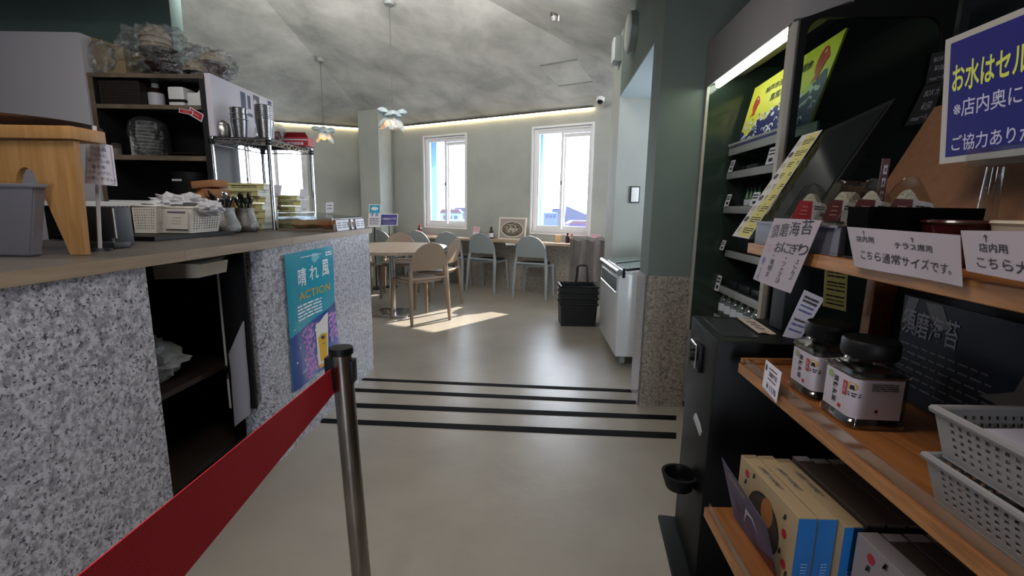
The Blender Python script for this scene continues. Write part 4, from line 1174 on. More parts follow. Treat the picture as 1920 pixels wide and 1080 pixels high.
# steel cup stacks, shaker, jar
def cup_stack(label, x, yb, yt, n, r, Y, xo=0):
    p = PY(x, yb, Y); p.z = RT_ + .001; top = PY(x, yt, Y).z; h = top - p.z; ch = h * .62; st = (h - ch) / max(1, n - 1)
    first = None
    for k in range(n):
        if first is None:
            t = put('steel_cup', label % ('lowest' ), 'cup', label % 'one', p)
            b = MB(); b.lathe([(0, 0), (r * .72, 0), (r * .74, .004), (r * .97, ch - .006), (r, ch), (r * .95, ch), (r * .70, .006), (0, .006)], p, M_steel, 28); b.build('body', t)
            b = MB(); tq = [(p.x + r * math.cos(a * PI / 12), p.y + r * math.sin(a * PI / 12), p.z + ch - .003) for a in range(24)]; b.tube(tq, .0022, M_chrome, 6, closed=True); b.build('rim', t)
            first = t; t['group'] = 'cups of the ' + label.split('the ')[-1]
        else:
            dup(first, label % ('topmost' if k == n - 1 else ['', 'second', 'third', 'fourth', 'fifth', 'sixth', 'seventh', 'eighth'][k] + ' from below'), p + V((0, 0, st * k)))
cup_stack('%s steel cup of the shorter stack in front of the carton', 451, 256, 203, 3, .049, 2.90)
cup_stack('%s steel cup of the taller stack at the rack corner', 497, 254, 198, 8, .050, 2.96)
p = PY(416, 256, 2.88); p.x += .012; p.z = RT_ + .001
t = put('metal_canister', 'small dull metal canister with lid at the left on the wire rack', 'canister', None, p)
b = MB(); b.lathe([(0, 0), (.038, 0), (.042, .01), (.042, .055), (.036, .07), (0, .07)], p, M_steel, 24); b.build('body', t)
b = MB(); b.lathe([(.037, .071), (.034, .082), (.014, .09), (0, .09)], p, M_steel, 20); b.tube([(p.x - .02, p.y, p.z + .088), (p.x, p.y, p.z + .098), (p.x + .02, p.y, p.z + .088)], .003, M_black, 6); b.build('lid', t)
p = PY(470, 232, 3.1); p.z = RT_ + .06
o = crumple((-1.62, 3.16, RT_ + .075), .09, .07, .075, M_film, 12, .3).build('plastic_bag'); tag(o, 'clear plastic bag between the steel cups and the carton', 'bag')
M_redb = mat('red carton', '#b1272e', .5); M_redd = mat('red carton dark', '#8d1c22', .5)
def redbox(label, x0, x1, yt, yb, Y, dep, tall):
    a = PY(x0, yb, Y); c = PY(x1, yt, Y); z0 = RT_ + .001
    t = put('red_carton', label, 'carton', 'red cartons behind the steel cups', (a.x, Y, z0))
    b = MB(); b.box((a.x, Y, z0), (c.x, Y + dep, c.z), M_redb, .003)
    pos = flat((a.x, Y, z0), (c.x, Y, z0), (a.x, Y, c.z), (c.x, Y, c.z))
    if tall:
        b.bar(pos, .02, .98, .62, .76, M_paper); b.bar(pos, .15, .8, .12, .40, M_paper); b.text(pos, '¥210', .48, .26, .5, .2, M_redb, .0012, .02)
    b.build('body', t, smooth=0, recalc=False)
    b = MB(); b.prism([(a.x, Y, c.z), (c.x, Y, c.z), (c.x - .01, Y - .015, c.z + .028), (a.x + .01, Y - .015, c.z + .028)], (0, .003, 0), M_redd); b.build('flap', t, smooth=0)
redbox('red carton with white price panel at the rear corner of the wire rack', 533, 577, 257, 285, 3.21, .10, True)
redbox('red carton half hidden behind the taller cup stack', 516, 529, 255, 276, 3.24, .08, False)

# flat food cartons stacked under the rack, with hanging white tags
M_fbw = mat('food carton white', '#d6d7cf', .6); M_fby = mat('food carton yellow green', '#c2bd84', .6); M_fbd = mat('food carton dark band', '#4c4a35', .6)
rnd = random.Random(9)
names = ['lowest', 'second from below', 'third from below', 'fourth from below', 'fifth from below', 'sixth from below', 'topmost']
def carton_stack(where, cx, cy, w, d, n, h, grp):
    first = None
    for k in range(n):
        lab = '%s flat food carton of the %s stack under the wire rack' % (names[k] if k < n - 1 else 'topmost', where)
        loc = (cx + rnd.uniform(-.012, .012), cy + rnd.uniform(-.012, .012), WZ + .002 + k * (h + .003)); rz = rnd.uniform(-.16, .16)
        if first is None:
            t = put('food_carton', lab, 'carton', grp, loc, rz)
            b = MB(); b.box((-w / 2, -d / 2, 0), (w / 2, d / 2, h), [M_fbw, M_fbw, M_fby, M_fbw, M_fby, M_fby], .002)
            pos = flat((-w / 2, -d / 2, 0), (w / 2, -d / 2, 0), (-w / 2, -d / 2, h)); b.lines(pos, .1, .8, (.6, .35), .12, M_fbd, .0008, k)
            b.build('tray', t, world=False, smooth=0, recalc=False)
            b = MB(); b.box((-w / 2 - .004, -d / 2 - .004, h * .72), (w / 2 + .004, d / 2 + .004, h + .002), [M_fby, M_fbw, M_fby, M_fbw, M_fby, M_fbw], .002); b.build('lid', t, world=False, smooth=0)
            first = t
        else: dup(first, lab, loc, rz)
carton_stack('front left', -1.655, 2.965, .22, .17, 7, .037, 'food cartons in the front left stack')
carton_stack('rear right', -1.555, 3.205, .22, .17, 6, .033, 'food cartons in the rear right stack')
M_tag = mat('white tag', '#e6e8f2', .5)
for k, (x, yb, yt, Y, lab) in enumerate(((520, 367, 347, 2.93, 'white ring tag hanging highest beside the rack post'), (568, 373, 354, 3.08, 'white ring tag hanging at the upper right of the carton stack'),
                                         (571, 395, 375, 3.06, 'white ring tag hanging at the lower right of the carton stack'))):
    a = PY(x - 8, yb, Y); c = PY(x + 6, yb, Y); a1 = PY(x - 5, yt, Y)
    pos = flat(a, c, a1); b = MB(); b.grid(pos, 1, 1, M_tag, .0015); q = pos(.5, .12)
    b.tube([q + V((.008 * math.cos(i * PI / 6), -.003, .008 * math.sin(i * PI / 6) - .004)) for i in range(12)], .0014, M_chrome, 5, closed=True)
    o = b.build('price_tag', smooth=0); tag(o, lab, 'tag', 'white ring tags on the food cartons')

# clear display case with fried buns
t = put('display_case', 'low clear acrylic case of fried buns at the end of the counter', 'display case', None, CP(1.65, -.2, WZ))
d0, d1, e0, e1, dh = 1.40, 1.885, -.370, -.035, .082
M_trayw = mat('worn tray wood', '#6d5a4b', .6)
b = MB(); cbox(b, d0, d1, e0, e1, WZ + .001, WZ + .012, M_trayw); b.build('tray', t, smooth=0)
b = MB(); cbox(b, d0 + .0, d1, e1 + .002, e1 + .010, WZ + .001, WZ + .045, M_trayw); b.build('front_rail', t, smooth=0)
for k, (a0_, a1_, o0_, o1_) in enumerate(((d0, d0 + .004, e0, e1), (d1 - .004, d1, e0, e1), (d0 + .005, d1 - .005, e0, e0 + .004))):
    b = MB(); cbox(b, a0_, a1_, o0_, o1_, WZ + .013, WZ + dh, M_acryl); b.build('acrylic_wall', t, smooth=0)
b = MB(); b.prism([CP(d0, e0, WZ + dh + .022), CP(d1, e0, WZ + dh + .022), CP(d1, e1, WZ + dh - .012), CP(d0, e1, WZ + dh - .012)], (0, 0, .004), M_acryl); b.build('acrylic_lid', t, smooth=0)
M_bun = mat('fried bun', '#b98a5e', .7, noise_amt=.2, noise_scale=40, bump=.5); M_bun2 = mat('brown bun', '#a8672f', .7, noise_amt=.2, noise_scale=40, bump=.5)
k = 0
for i in range(4):
    for j in range(2):
        p = CP(d0 + .07 + .115 * i, e0 + .11 + .16 * j, WZ + .035)
        b = MB(); b.M = Matrix.Translation(p) @ Matrix.Rotation(.2 * i, 4, 'Z'); b.lathe([(0, -.022), (.035, -.018), (.05, 0), (.04, .018), (.018, .026), (0, .028)], (0, 0, 0), M_bun if j == 0 else M_bun2, 18, sx=1.25)
        o = b.build('fried_bun'); row = 'back row' if j == 0 else 'front row'
        tag(o, '%s bun in the %s of the clear counter case, %s from the camera' % ('pale fried' if j == 0 else 'brown fried', row, ['nearest', 'second', 'third', 'farthest'][i]), 'bun', 'fried buns in the counter case')
rnd = random.Random(2)
for i in range(6):
    a_ = d0 + .03 + i * .077; tl = rnd.uniform(-.01, .01)
    pos = flat(CP(a_, -.018, WZ + .001), CP(a_ + .062, -.018 + tl, WZ + .001), CP(a_, -.026, WZ + .066), CP(a_ + .062, -.026 + tl, WZ + .066))
    b = MB(); b.grid(pos, 1, 1, M_tag, .0015); b.lines(pos, .15, .85, (.72, .5, .3), .07, M_hand if i != 2 else M_cb, .001, i); o = b.build('price_card', smooth=0, recalc=False)
    tag(o, ('second ' if i == 1 else 'third ' if i == 2 else 'fourth ' if i == 3 else 'fifth ' if i == 4 else '') + ('nearest' if i == 0 else 'farthest' if i == 5 else 'nearest') + ' white price card leaning on the counter case front', 'price card', 'price cards along the counter case')
pos = flat(PY(611, 399, 3.25), PY(625, 398, 3.25), PY(611, 380, 3.26)); b = MB(); b.grid(pos, 1, 1, M_tag, .002); b.lines(pos, .15, .85, (.7, .4), .08, M_hand, .001)
o = b.build('price_card', smooth=0, recalc=False); tag(o, 'single white card standing on top of the clear counter case', 'price card')

# ------------------------------------------------------------------ kitchen behind the counter
M_shelfblk = mat('black shelf unit', '#1d1b1c', .5); M_shelfedge = mat('worn shelf edge', '#6b5d4c', .6, noise_amt=.4, noise_scale=9)
KY = 2.95
kx0, kx1 = PY(178, 250, KY).x, PY(391, 250, KY).x
KZ = PY(280, 141, KY).z
t = put('kitchen_shelf', 'black open shelf unit behind the counter packed with bowls and containers', 'shelf unit', None, ((kx0 + kx1) / 2, KY + .15, 0))
b = MB(); b.box((kx0, KY, 0), (kx0 + .03, KY + .30, KZ), [M_shelfblk, M_shelfblk, M_shelfedge, M_shelfblk, M_shelfblk, M_shelfblk]); b.build('side_panel', t, smooth=0)
b = MB(); b.box((kx1 - .03, KY, 0), (kx1, KY + .30, KZ), M_shelfblk); b.build('side_panel', t, smooth=0)
b = MB(); b.box((kx0 + .03, KY + .285, 0), (kx1 - .03, KY + .30, KZ), M_black); b.build('back_panel', t, smooth=0)
ks = []
for y, yb in ((138, 146), (196, 204), (291, 300), (376, 384)):
    zt_, zb_ = PY(280, y, KY).z, PY(280, yb, KY).z; ks.append(zt_)
    b = MB(); b.box((kx0 + .03 if y > 140 else kx0, KY + (.002 if y > 140 else -.003), zb_), (kx1 - .03 if y > 140 else kx1, KY + .284, zt_), [M_shelfblk, M_shelfblk, M_shelfedge if y < 300 else M_whitep, M_shelfblk, M_shelfblk, M_shelfblk]); b.build('shelf_board', t, smooth=0)
KT, K1, K2, K3 = ks
# white cabinet at the far left
M_fridge = mat('grey white enamel', '#b4b0b6', .45)
fx = kx0 - .006; fz = PY(100, 57, 2.93).z
t = put('white_cabinet', 'tall plain white refrigerator side at the far left behind the counter', 'refrigerator', None, (fx - .35, 3.1, 0))
b = MB(); b.box((fx - .80, 2.94, .06), (fx, 3.30, fz), M_fridge, .015); b.build('body', t)
b = MB(); b.box((fx - .78, 2.96, 0), (fx - .02, 3.28, .059), M_black); b.build('plinth', t)
# gas range front with knobs under the shelf
t = put('kitchen_range', 'low kitchen range with row of steel knobs between cabinet and baskets', 'range', None, (kx0 + .3, 2.7, 0))
rx1 = PY(300, 385, 2.56).x; rz = PY(200, 377, 2.56).z
b = MB(); b.box((fx + .01, 2.56, 0), (-1.865, 2.93, rz - .03), M_black, .003); b.build('body', t)
b = MB(); b.box((fx + .01, 2.545, rz - .03), (-1.865, 2.935, rz - .002), M_whitep, .004); b.build('top_edge', t)
for k in range(11):
    x = PY(160 + 8.2 * k, 389, 2.55); b = MB(); b.cyl((x.x, 2.56, x.z), (x.x, 2.535, x.z), .010, .008, M_steel, 12); b.build('knob', t)
def on(x, z, Y=KY + .12): return V((PY(x, 250, Y).x, Y, z + .001))
# shelf contents
M_wick = mat('dark wicker', '#231914', .6)
x0, x1 = max(PY(186, 170, KY + .03).x, kx0 + .036), PY(262, 170, KY + .03).x; zt_ = PY(220, 150, KY + .03).z
t = put('wicker_basket', 'dark woven basket on the top compartment of the black shelf', 'basket', None, ((x0 + x1) / 2, KY + .13, K1))
b = MB()
perforated(b, (x0, KY + .03, K1 + .001), (x1, KY + .03, K1 + .001), (x0, KY + .03, zt_), (x1, KY + .03, zt_), 12, 7, M_wick, None, .08, .35, .004)
b.build('front_weave', t, smooth=0)
b = MB(); b.box((x0, KY + .036, K1 + .001), (x1, KY + .24, zt_ - .005), M_wick, 0, None, (1,)); b.build('bin', t, smooth=0)
M_lab = mat('bottle label', '#bfbcc2', .5)
p = on(301, K1)
h = (PY(301, 150, p.y).z - p.z) * .86
t = put('sauce_bottle', 'dark bottle with white label on the top compartment of the black shelf', 'bottle', None, p)
b = MB(); b.lathe([(0, 0), (.043, 0), (.043, h * .62), (.030, h * .75), (.018, h * .80), (.018, h * .86), (0, h * .86)], p, M_soy, 20); b.build('body', t)
b = MB(); b.lathe([(.0445, h * .03), (.0445, h * .6)], p, M_lab, 20); b.build('label_band', t)
b = MB(); b.lathe([(0, h), (.020, h), (.022, h * .83), (0, h * .83)], p, M_whitep, 16); b.build('cap', t)
def tub(label, xa, xb, yt, lid):
    a = PY(xa, 192, KY + .06).x; c = PY(xb, 192, KY + .06).x; z = PY(xa, yt, KY + .06).z
    t = put('spice_box', label, 'container', 'white containers on the black shelf', ((a + c) / 2, KY + .1, K1))
    b = MB(); b.box((a, KY + .06, K1 + .001), (c, KY + .18, z), M_whitep, .018); b.build('body', t)
    if lid:
        b = MB(); b.box((a - .004, KY + .055, K1 + .03), (c + .004, KY + .185, K1 + .046), M_black, .003); b.build('band', t)
    else:
        b = MB(); b.tube([(c - .06, KY + .1, z - .005), (c - .01, KY + .1, z + .045), (c + .004, KY + .1, z + .05)], .009, M_whitep, 8); b.build('scoop_handle', t)
tub('rounded white container with black band on the black shelf', 315, 346, 161, True)
tub('wide white container with a scoop at the right of the black shelf', 350, 383, 172, False)
def redtag(label, pts, dy):
    P = [PY(x, y, KY - dy) for x, y in pts]; b = MB()
    pos = flat(P[0], P[1], P[3], P[2]); b.grid(pos, 1, 1, M_paper, .0015); b.bar(pos, .06, .94, .12, .88, M_redb, .0006)
    b.lines(pos, .3, .75, (.55, .42), .10, mat('tag pink', '#d07a80', .6), .001); o = b.build('shelf_tag', smooth=0, recalc=False); tag(o, label, 'tag')
redtag('smaller red tag with white border stuck on the black shelf', ((335, 211), (361, 216), (363, 208), (336, 203)), .006)
redtag('larger tilted red tag with white border stuck on the black shelf', ((353, 214), (378, 229), (382, 215), (356, 200)), .0045)
# middle compartment: stacked metal bowls in film, lid, black box
t0_ = None
M_bowlk = mat('dark metal bowl', '#3a3432', .3, .7)
for k in range(8):
    p = on(279, K2) + V((0, 0, .021 * k)); lab = '%s dark metal dish in the wrapped stack on the black shelf' % (['lowest', 'second from below', 'third from below', 'fourth from below', 'fifth from below', 'sixth from below', 'seventh from below', 'topmost'][k])
    if t0_ is None:
        t0_ = put('metal_dish', lab, 'dish', 'metal dishes wrapped on the black shelf', p)
        b = MB(); b.lathe([(0, 0), (.062, 0), (.098, .030), (.101, .030), (.101, .033), (.095, .033), (.060, .004), (0, .004)], p, M_bowlk, 30); b.build('body', t0_)
        b = MB(); b.tube([(p.x + .1 * math.cos(i * PI / 14), p.y + .1 * math.sin(i * PI / 14), p.z + .032) for i in range(28)], .003, M_steel, 6, closed=True); b.build('rim', t0_)
    else: dup(t0_, lab, p)
p = on(279, K2)
b = MB()
b.lathe([(.110, .0), (.113, .05), (.111, .15), (.10, .21), (.05, .245), (0, .25)], p, M_film, 30); o = b.build('plastic_wrap'); tag(o, 'clear film wrapped over the stacked metal dishes', 'plastic wrap')
M_lid = mat('grey brown lid', '#4d4641', .5)
p = on(213, K2, KY + .11); b = MB(); b.lathe([(0, .085), (.03, .08), (.075, .045), (.085, .0), (.08, .0), (0, .0)], p, M_lid, 24); o = b.build('pot_lid'); tag(o, 'grey domed lid at the left of the black shelf', 'lid')
a = PY(229, 288, KY + .02); c = PY(246, 256, KY + .02)
t = put('black_box', 'small black box with white edge beside the wrapped dishes', 'box', None, (a.x, KY + .06, K2))
b = MB(); b.box((a.x, KY + .02, K2 + .001), (c.x - .012, KY + .12, c.z), M_blackg, .003); b.build('body', t)
b = MB(); b.box((c.x - .011, KY + .02, K2 + .001), (c.x, KY + .12, c.z), M_whitep, .001); b.build('side_edge', t)
p = on(356, K2 , KY + .135); b = MB(); b.lathe([(0, 0), (.10, 0), (.128, .012), (.13, .02), (.11, .016), (0, .006)], p, M_bowlk, 36); o = b.build('steel_plate'); tag(o, 'wide dark steel plate at the right of the wrapped dishes', 'plate')
p = on(352, K3, KY + .14); t = put('stock_pot', 'large black stock pot on the lower board of the black shelf', 'pot', None, p)
b = MB(); b.lathe([(0, 0), (.11, 0), (.115, .01), (.115, .18), (.12, .185), (.11, .185), (.108, .02), (0, .02)], p, M_black, 32); b.build('body', t)
b = MB(); q = V((p.x - .02, p.y - .1165, p.z + .13)); b.box(q - V((.03, .001, .006)), q + V((.03, .002, .006)), M_lab); b.build('label_strip', t)
# on top of the shelf: carton in film and bagged bowls
a = PY(178, 133, KY + .05); c = PY(231, 88, KY + .05)
t = put('cardboard_box', 'brown cardboard box in clear film on top of the black shelf', 'box', None, (a.x, KY + .1, KT))
b = MB(); b.prism([V((a.x, KY + .05, KT + .001)), V((c.x, KY + .05, KT + .001)), V((c.x, KY + .05, c.z)), V((a.x, KY + .05, c.z + .055))], (0, .2, 0), mat('film carton', '#8d7a58', .6), bev=.004); b.build('body', t)
o = crumple((a.x + .05, KY + .042, KT + .095), .085, .02, .093, M_film, 17, .35, 40, 24).build('film', t); o['label'] = 'clear crinkled film'
M_cream = mat('cream bowl', '#b9a691', .4); M_dkbowl = mat('dark brown bowl', '#2a1f1c', .25, coat=.4); M_brbowl = mat('red brown bowl', '#4a2a22', .3)
def bowl(name, label, p, r, h, m, inv=True, grp=None, rimm=None):
    t = put(name, label, 'bowl', grp, p)
    pr = [(0, h), (r * .42, h), (r * .46, h * .93), (r * .48, h * .86), (r * .8, h * .62), (r * .97, h * .2), (r, 0), (r * .95, 0), (r * .75, h * .55), (0, h * .78)]
    if not inv: pr = [(rr, h - z) for rr, z in pr]
    b = MB(); b.lathe(pr, p, m, 32); b.build('body', t)
    if rimm:
        b = MB(); zr = .002 if inv else h - .002
        b.tube([(p.x + r * .98 * math.cos(i * PI / 16), p.y + r * .98 * math.sin(i * PI / 16), p.z + zr) for i in range(32)], .0035, rimm, 6, closed=True); b.build('rim', t)
    return t
sk0 = PY(302, 138, KY + .15); sx = sk0.x; bz = KT + .001
g = 'bowls bagged on the black shelf'
hh = [(.072, .125, M_dkbowl), (.072, .125, M_dkbowl)]
z = bz
names_b = ['lower dark bowl of the tall bagged stack', 'upper dark bowl of the tall bagged stack']
for k in range(2):
    bowl('rice_bowl', names_b[k] + ' on the black shelf', V((sx + .015 * k, KY + .15, z)), .115, .085, M_dkbowl, False, g, M_brbowl); z += .087
zz = z
for k in range(3):
    bowl('rice_bowl', ['lowest', 'middle', 'topmost'][k] + ' cream bowl turned over on the tall bagged stack', V((sx - .012, KY + .15, zz)), .085, .075, M_cream, True, g); zz += .034
p = PY(372, 138, KY + .12); bowl('rice_bowl', 'cream bowl turned over in the small bag right of the tall stack', V((p.x, KY + .12, bz + .035)), .085, .075, M_cream, True, g)
bowl('rice_bowl', 'dark bowl under the cream bowl in the small bag', V((p.x + .01, KY + .13, bz)), .075, .034, M_dkbowl, False, g)
p = PY(422, 138, KY + .12)
px3 = kx1 - .06
bowl('rice_bowl', 'red brown bowl at the right end of the shelf top', V((px3 + .03, KY + .16, bz)), .088, .105, M_brbowl, False, g)
bowl('rice_bowl', 'cream bowl turned over on the red brown bowl, right end of shelf top', V((px3 + .03, KY + .16, bz + .107)), .088, .065, M_cream, True, g)
o = crumple((sx - .01, KY + .155, bz + .155), .225, .15, .160, M_film, 21, .30, 60, 36, 3.6).build('plastic_bag'); tag(o, 'large clear crinkled bag over the tall bowl stack on the black shelf', 'bag')
o = crumple((PY(375, 138, KY + .1).x + .03, KY + .14, bz + .085), .17, .135, .10, M_film, 22, .35, 56, 30, 4).build('plastic_bag'); tag(o, 'smaller clear crinkled bag over the bowls at the right of the shelf top', 'bag')

# ------------------------------------------------------------------ open display refrigerator
F0 = V((1.056, 2.685, 0)); FUd = V((-.07, -.9975, 0)).normalized(); FVd = V((-FUd.y, FUd.x, 0))   # u towards the camera, v into the cabinet
if FVd.x < 0: FVd = -FVd
def FR(u, v, z): return F0 + FUd * u + FVd * v + V((0, 0, z))
FW_, FD_, FH_ = .905, .56, 2.12
def fbox(b, u0, u1, v0, v1, z0, z1, m, bev=0): b.prism([FR(u0, v0, z0), FR(u1, v0, z0), FR(u1, v1, z0), FR(u0, v1, z0)], (0, 0, z1 - z0), m, None, bev)
M_fgrey = mat('fridge grey paint', '#8c8786', .45); M_fpost = mat('fridge post', '#a9a49c', .4); M_fin = mat('fridge inside', '#1e2021', .4)
M_frail = mat('shelf rail', '#a3a4a4', .35); M_tube = mat('fluorescent tube', '#f4fff2', .5, emit=6.0, emit_col='#eefbe6')
t = put('display_refrigerator', 'open refrigerated display case with lit canopy at the right of the passage', 'refrigerator', None, FR(FW_ / 2, FD_ / 2, 0))
b = MB(); fbox(b, .02, FW_ - .02, 0, FD_, .06, .50, M_fgrey, .006); b.build('base', t)
b = MB(); fbox(b, .0, FW_, FD_, FD_ + .03, .06, FH_, M_fin); b.build('back_panel', t, smooth=0)
b = MB(); fbox(b, 0, .018, .012, FD_, .50, FH_, mat('mirror side', '#2f3a33', .12)); b.build('end_panel', t, smooth=0)
b = MB(); fbox(b, 0, .02, -.004, .012, .50, 1.93, M_fpost, .003); b.build('post', t)
b = MB(); fbox(b, FW_ - .03, FW_, -.004, .028, .50, 1.93, M_fpost, .004); b.build('post', t)
b = MB(); b.prism([FR(-.002, -.012, 1.86), FR(-.002, -.012, 2.10), FR(-.002, .20, 2.13), FR(-.002, .20, 1.93), FR(-.002, .05, 1.90)], FUd * (FW_ + .004), M_fgrey, bev=.01); b.build('canopy', t)
b = MB(); fbox(b, -.002, FW_ + .002, .20, FD_, 1.97, FH_, M_fin); b.build('top_panel', t, smooth=0)
b = MB(); b.tube([FR(.05, .045, 1.872), FR(FW_ - .03, .045, 1.872)], .016, M_tube, 12); b.build('lamp_tube', t)
b = MB(); fbox(b, .03, FW_ - .03, .02, .09, 1.885, 1.90, M_fpost); b.build('lamp_housing', t)
# near side panel: black frame round a big rounded pane
def rr(w0, w1, z0, z1, r, n=8):
    out = []
    for cx_, cz_, a0_ in ((w1 - r, z1 - r, 0), (w0 + r, z1 - r, 90), (w0 + r, z0 + r, 180), (w1 - r, z0 + r, 270)):
        for i in range(n + 1): a_ = math.radians(a0_ + 90 * i / n); out.append((cx_ + r * math.cos(a_), cz_ + r * math.sin(a_)))
    return out
inner = rr(.05, FD_ - .05, .62, 1.885, .06)
b = MB(); outer = []
for (x, z) in inner:
    cx_, cz_ = FD_ / 2, 1.25; hx_, hz_ = FD_ / 2 - .015, FH_ - 1.25 if z > 1.25 else .69
    dx, dz = x - cx_, z - cz_; k = min((.265 / abs(dx)) if abs(dx) > 1e-6 else 99, ((.865 if dz > 0 else .75) / abs(dz)) if abs(dz) > 1e-6 else 99); outer.append((cx_ + dx * k, cz_ + dz * k))
# add true corners
n_ = len(inner)
for lay in (FW_ - .016, FW_):
    I = [b.v(FR(lay, x, z)) for x, z in inner]; O = [b.v(FR(lay, x, z)) for x, z in outer]
    for i in range(n_): b.face([I[i], I[(i + 1) % n_], O[(i + 1) % n_], O[i]], M_black)
    if lay < FW_ - .01: I0, O0 = I, O
for i in range(n_):
    j = (i + 1) % n_; b.face([I0[i], I0[j], I[j], I[i]], M_black); b.face([O0[j], O0[i], O[i], O[j]], M_black)
sp = b.build('side_frame', t, smooth=0)
b = MB(); b.prism([FR(FW_ - .010, x, z) for x, z in inner], FUd * .004, clear('dark side pane', tint='#b9c4bd', gloss=.07)); b.build('side_pane', sp, smooth=0)
# shelves with price rails
shz = [1.532, 1.405, 1.220, .975, .775, .600]
sv = .145
for k, z in enumerate(shz):
    v0 = sv + (.03 if k == 3 else .0) - (.03 if k == 4 else 0) * 0
    b = MB(); fbox(b, .03, FW_ - .03, v0 + .004, FD_ - .005, z - .012, z, mat('fridge shelf', '#3a3c3d', .4)); s_ = b.build('shelf_board', t, smooth=0)
    b = MB(); fbox(b, .03, FW_ - .03, v0 - .006, v0 + .004, z - .030, z + .008, M_frail, .002); b.build('price_rail', s_)
# yellow sign with fish and waves, leaning on the top shelf
M_sy = mat('sign yellow', '#d8d448', .45); M_sn = mat('sign navy', '#1d2166', .45); M_sw = mat('sign white', '#d9dde6', .45); M_sr = mat('fish red', '#c03a22', .45)
S00, S10, S01, S11 = FR(.09, .158, 1.544), FR(.80, .152, 1.544), FR(.09, .222, 1.845), FR(.82, .232, 1.880)
t = put('shop_sign', 'yellow sign board with red fish and blue waves inside the display refrigerator', 'sign', None, (S00 + S10) / 2)
pos = flat(S00, S10, S01, S11)
b = MB(); b.grid(pos, 1, 1, M_sy, .008)
wave = [(0, 0), (1, 0), (1, .46)] + [(1 - i / 30, .40 + .07 * math.sin(i * .9) + .05 * math.sin(i * .37 + 1) - .006 * i + .12 * (1 - i / 30)) for i in range(1, 30)] + [(0, .24)]
b.ink(pos, wave, M_sn, .0012)
rnd = random.Random(4)
for i in range(46):
    u = rnd.uniform(.03, .97); v = rnd.uniform(.05, .36 + .14 * u); a_ = rnd.uniform(.5, 1.0)
    arc = [(u + .035 * a_ * math.cos(q), v + .06 * a_ * math.sin(q)) for q in [x * .35 for x in range(0, 11)]]
    arc2 = [(u + .022 * a_ * math.cos(q), v + .036 * a_ * math.sin(q)) for q in [x * .35 for x in range(10, -1, -1)]]
    if min(p[1] for p in arc + arc2) < .01 or max(p[0] for p in arc) > .99 or min(p[0] for p in arc) < .01: continue
    b.ink(pos, arc + arc2, M_sw, .0016 + i * 1e-5)
for i in range(12): b.disc(pos, .06 + .08 * i, .30 + .15 * (.06 + .08 * i) + .03 * math.sin(i * 2.1), .022, .03, M_sw, .0022, 10)
for i in range(9): b.disc(pos, .15 + .09 * i, .40 + .09 * (i / 9) + .03 * math.sin(i * 1.7), .008, .014, M_sn, .0022, 8)
for u, v, s_ in ((.12, .66, .78), (.87, .76, .95)):
    rt_ = 1.15
    b.disc(pos, u, v, .050 * s_, .17 * s_, M_sr, .0016, 20, -.10)
    b.ink(pos, [(u - .005 * s_, v - .12 * s_), (u - .045 * s_, v - .26 * s_), (u - .01 * s_, v - .22 * s_), (u + .03 * s_, v - .25 * s_), (u + .02 * s_, v - .12 * s_)], M_sr, .0018)
    b.ink(pos, [(u + .04 * s_, v - .06 * s_), (u + .075 * s_, v + .0), (u + .045 * s_, v + .09 * s_)], M_sr, .0019)
    b.disc(pos, u + .012, v + .10 * s_, .008, .02, M_sw, .0021, 10)
    for q in range(4): b.disc(pos, u, v - .06 * s_ + .035 * q, .028 * s_, .005, M_sn, .002, 8)
b.text(pos, '神戸市漁業協同組合', .50, .80, .56, .105, M_ink, .0016, .012)
b.text(pos, '直営加工品', .50, .64, .34, .11, M_ink, .0016, .012)
b.build('board', t, smooth=0, recalc=False)
b = MB(); b.prism([FR(.085, .113, 1.546), FR(.805, .105, 1.541), FR(.805, .115, 1.541), FR(.085, .123, 1.541)], (0, 0, .010), M_frail); b.build('foot_rail', t, smooth=0)
# price cards along the rails
def fcard(label, u, z, w, h, lean=.015, grp='white price cards in the display refrigerator'):
    pos = flat(FR(u, sv - .012, z), FR(u + w, sv - .012, z), FR(u, sv - .012 + lean, z + h)); b = MB(); b.grid(pos, 1, 1, M_paper, .0015)
    b.lines(pos, .12, .88, (.8, .6), .10, M_ink, .0008, int(u * 90)); b.bar(pos, .3, .8, .15, .36, M_ink, .0009)
    o = b.build('price_card', smooth=0, recalc=False); tag(o, label, 'price card', grp)
fcard('white price card at the far end of the second fridge shelf', .06, shz[1] + .008, .055, .062)
fcard('white price card standing mid second fridge shelf, left of the post', .50, shz[1] + .008, .075, .075)
fcard('white price card on the second fridge shelf, right of the post', .62, shz[1] + .008, .075, .075)
fcard('white price card at the far end of the third fridge shelf', .05, shz[2] + .008, .06, .065)
fcard('white price card beside the small green bottles in the refrigerator', .38, shz[2] + .008, .07, .065)
fcard('white price card at the far end of the fourth fridge shelf', .04, shz[3] + .008, .055, .055)
fcard('larger white price card at the far end of the fifth fridge shelf', .02, shz[4] - .03, .06, .09)
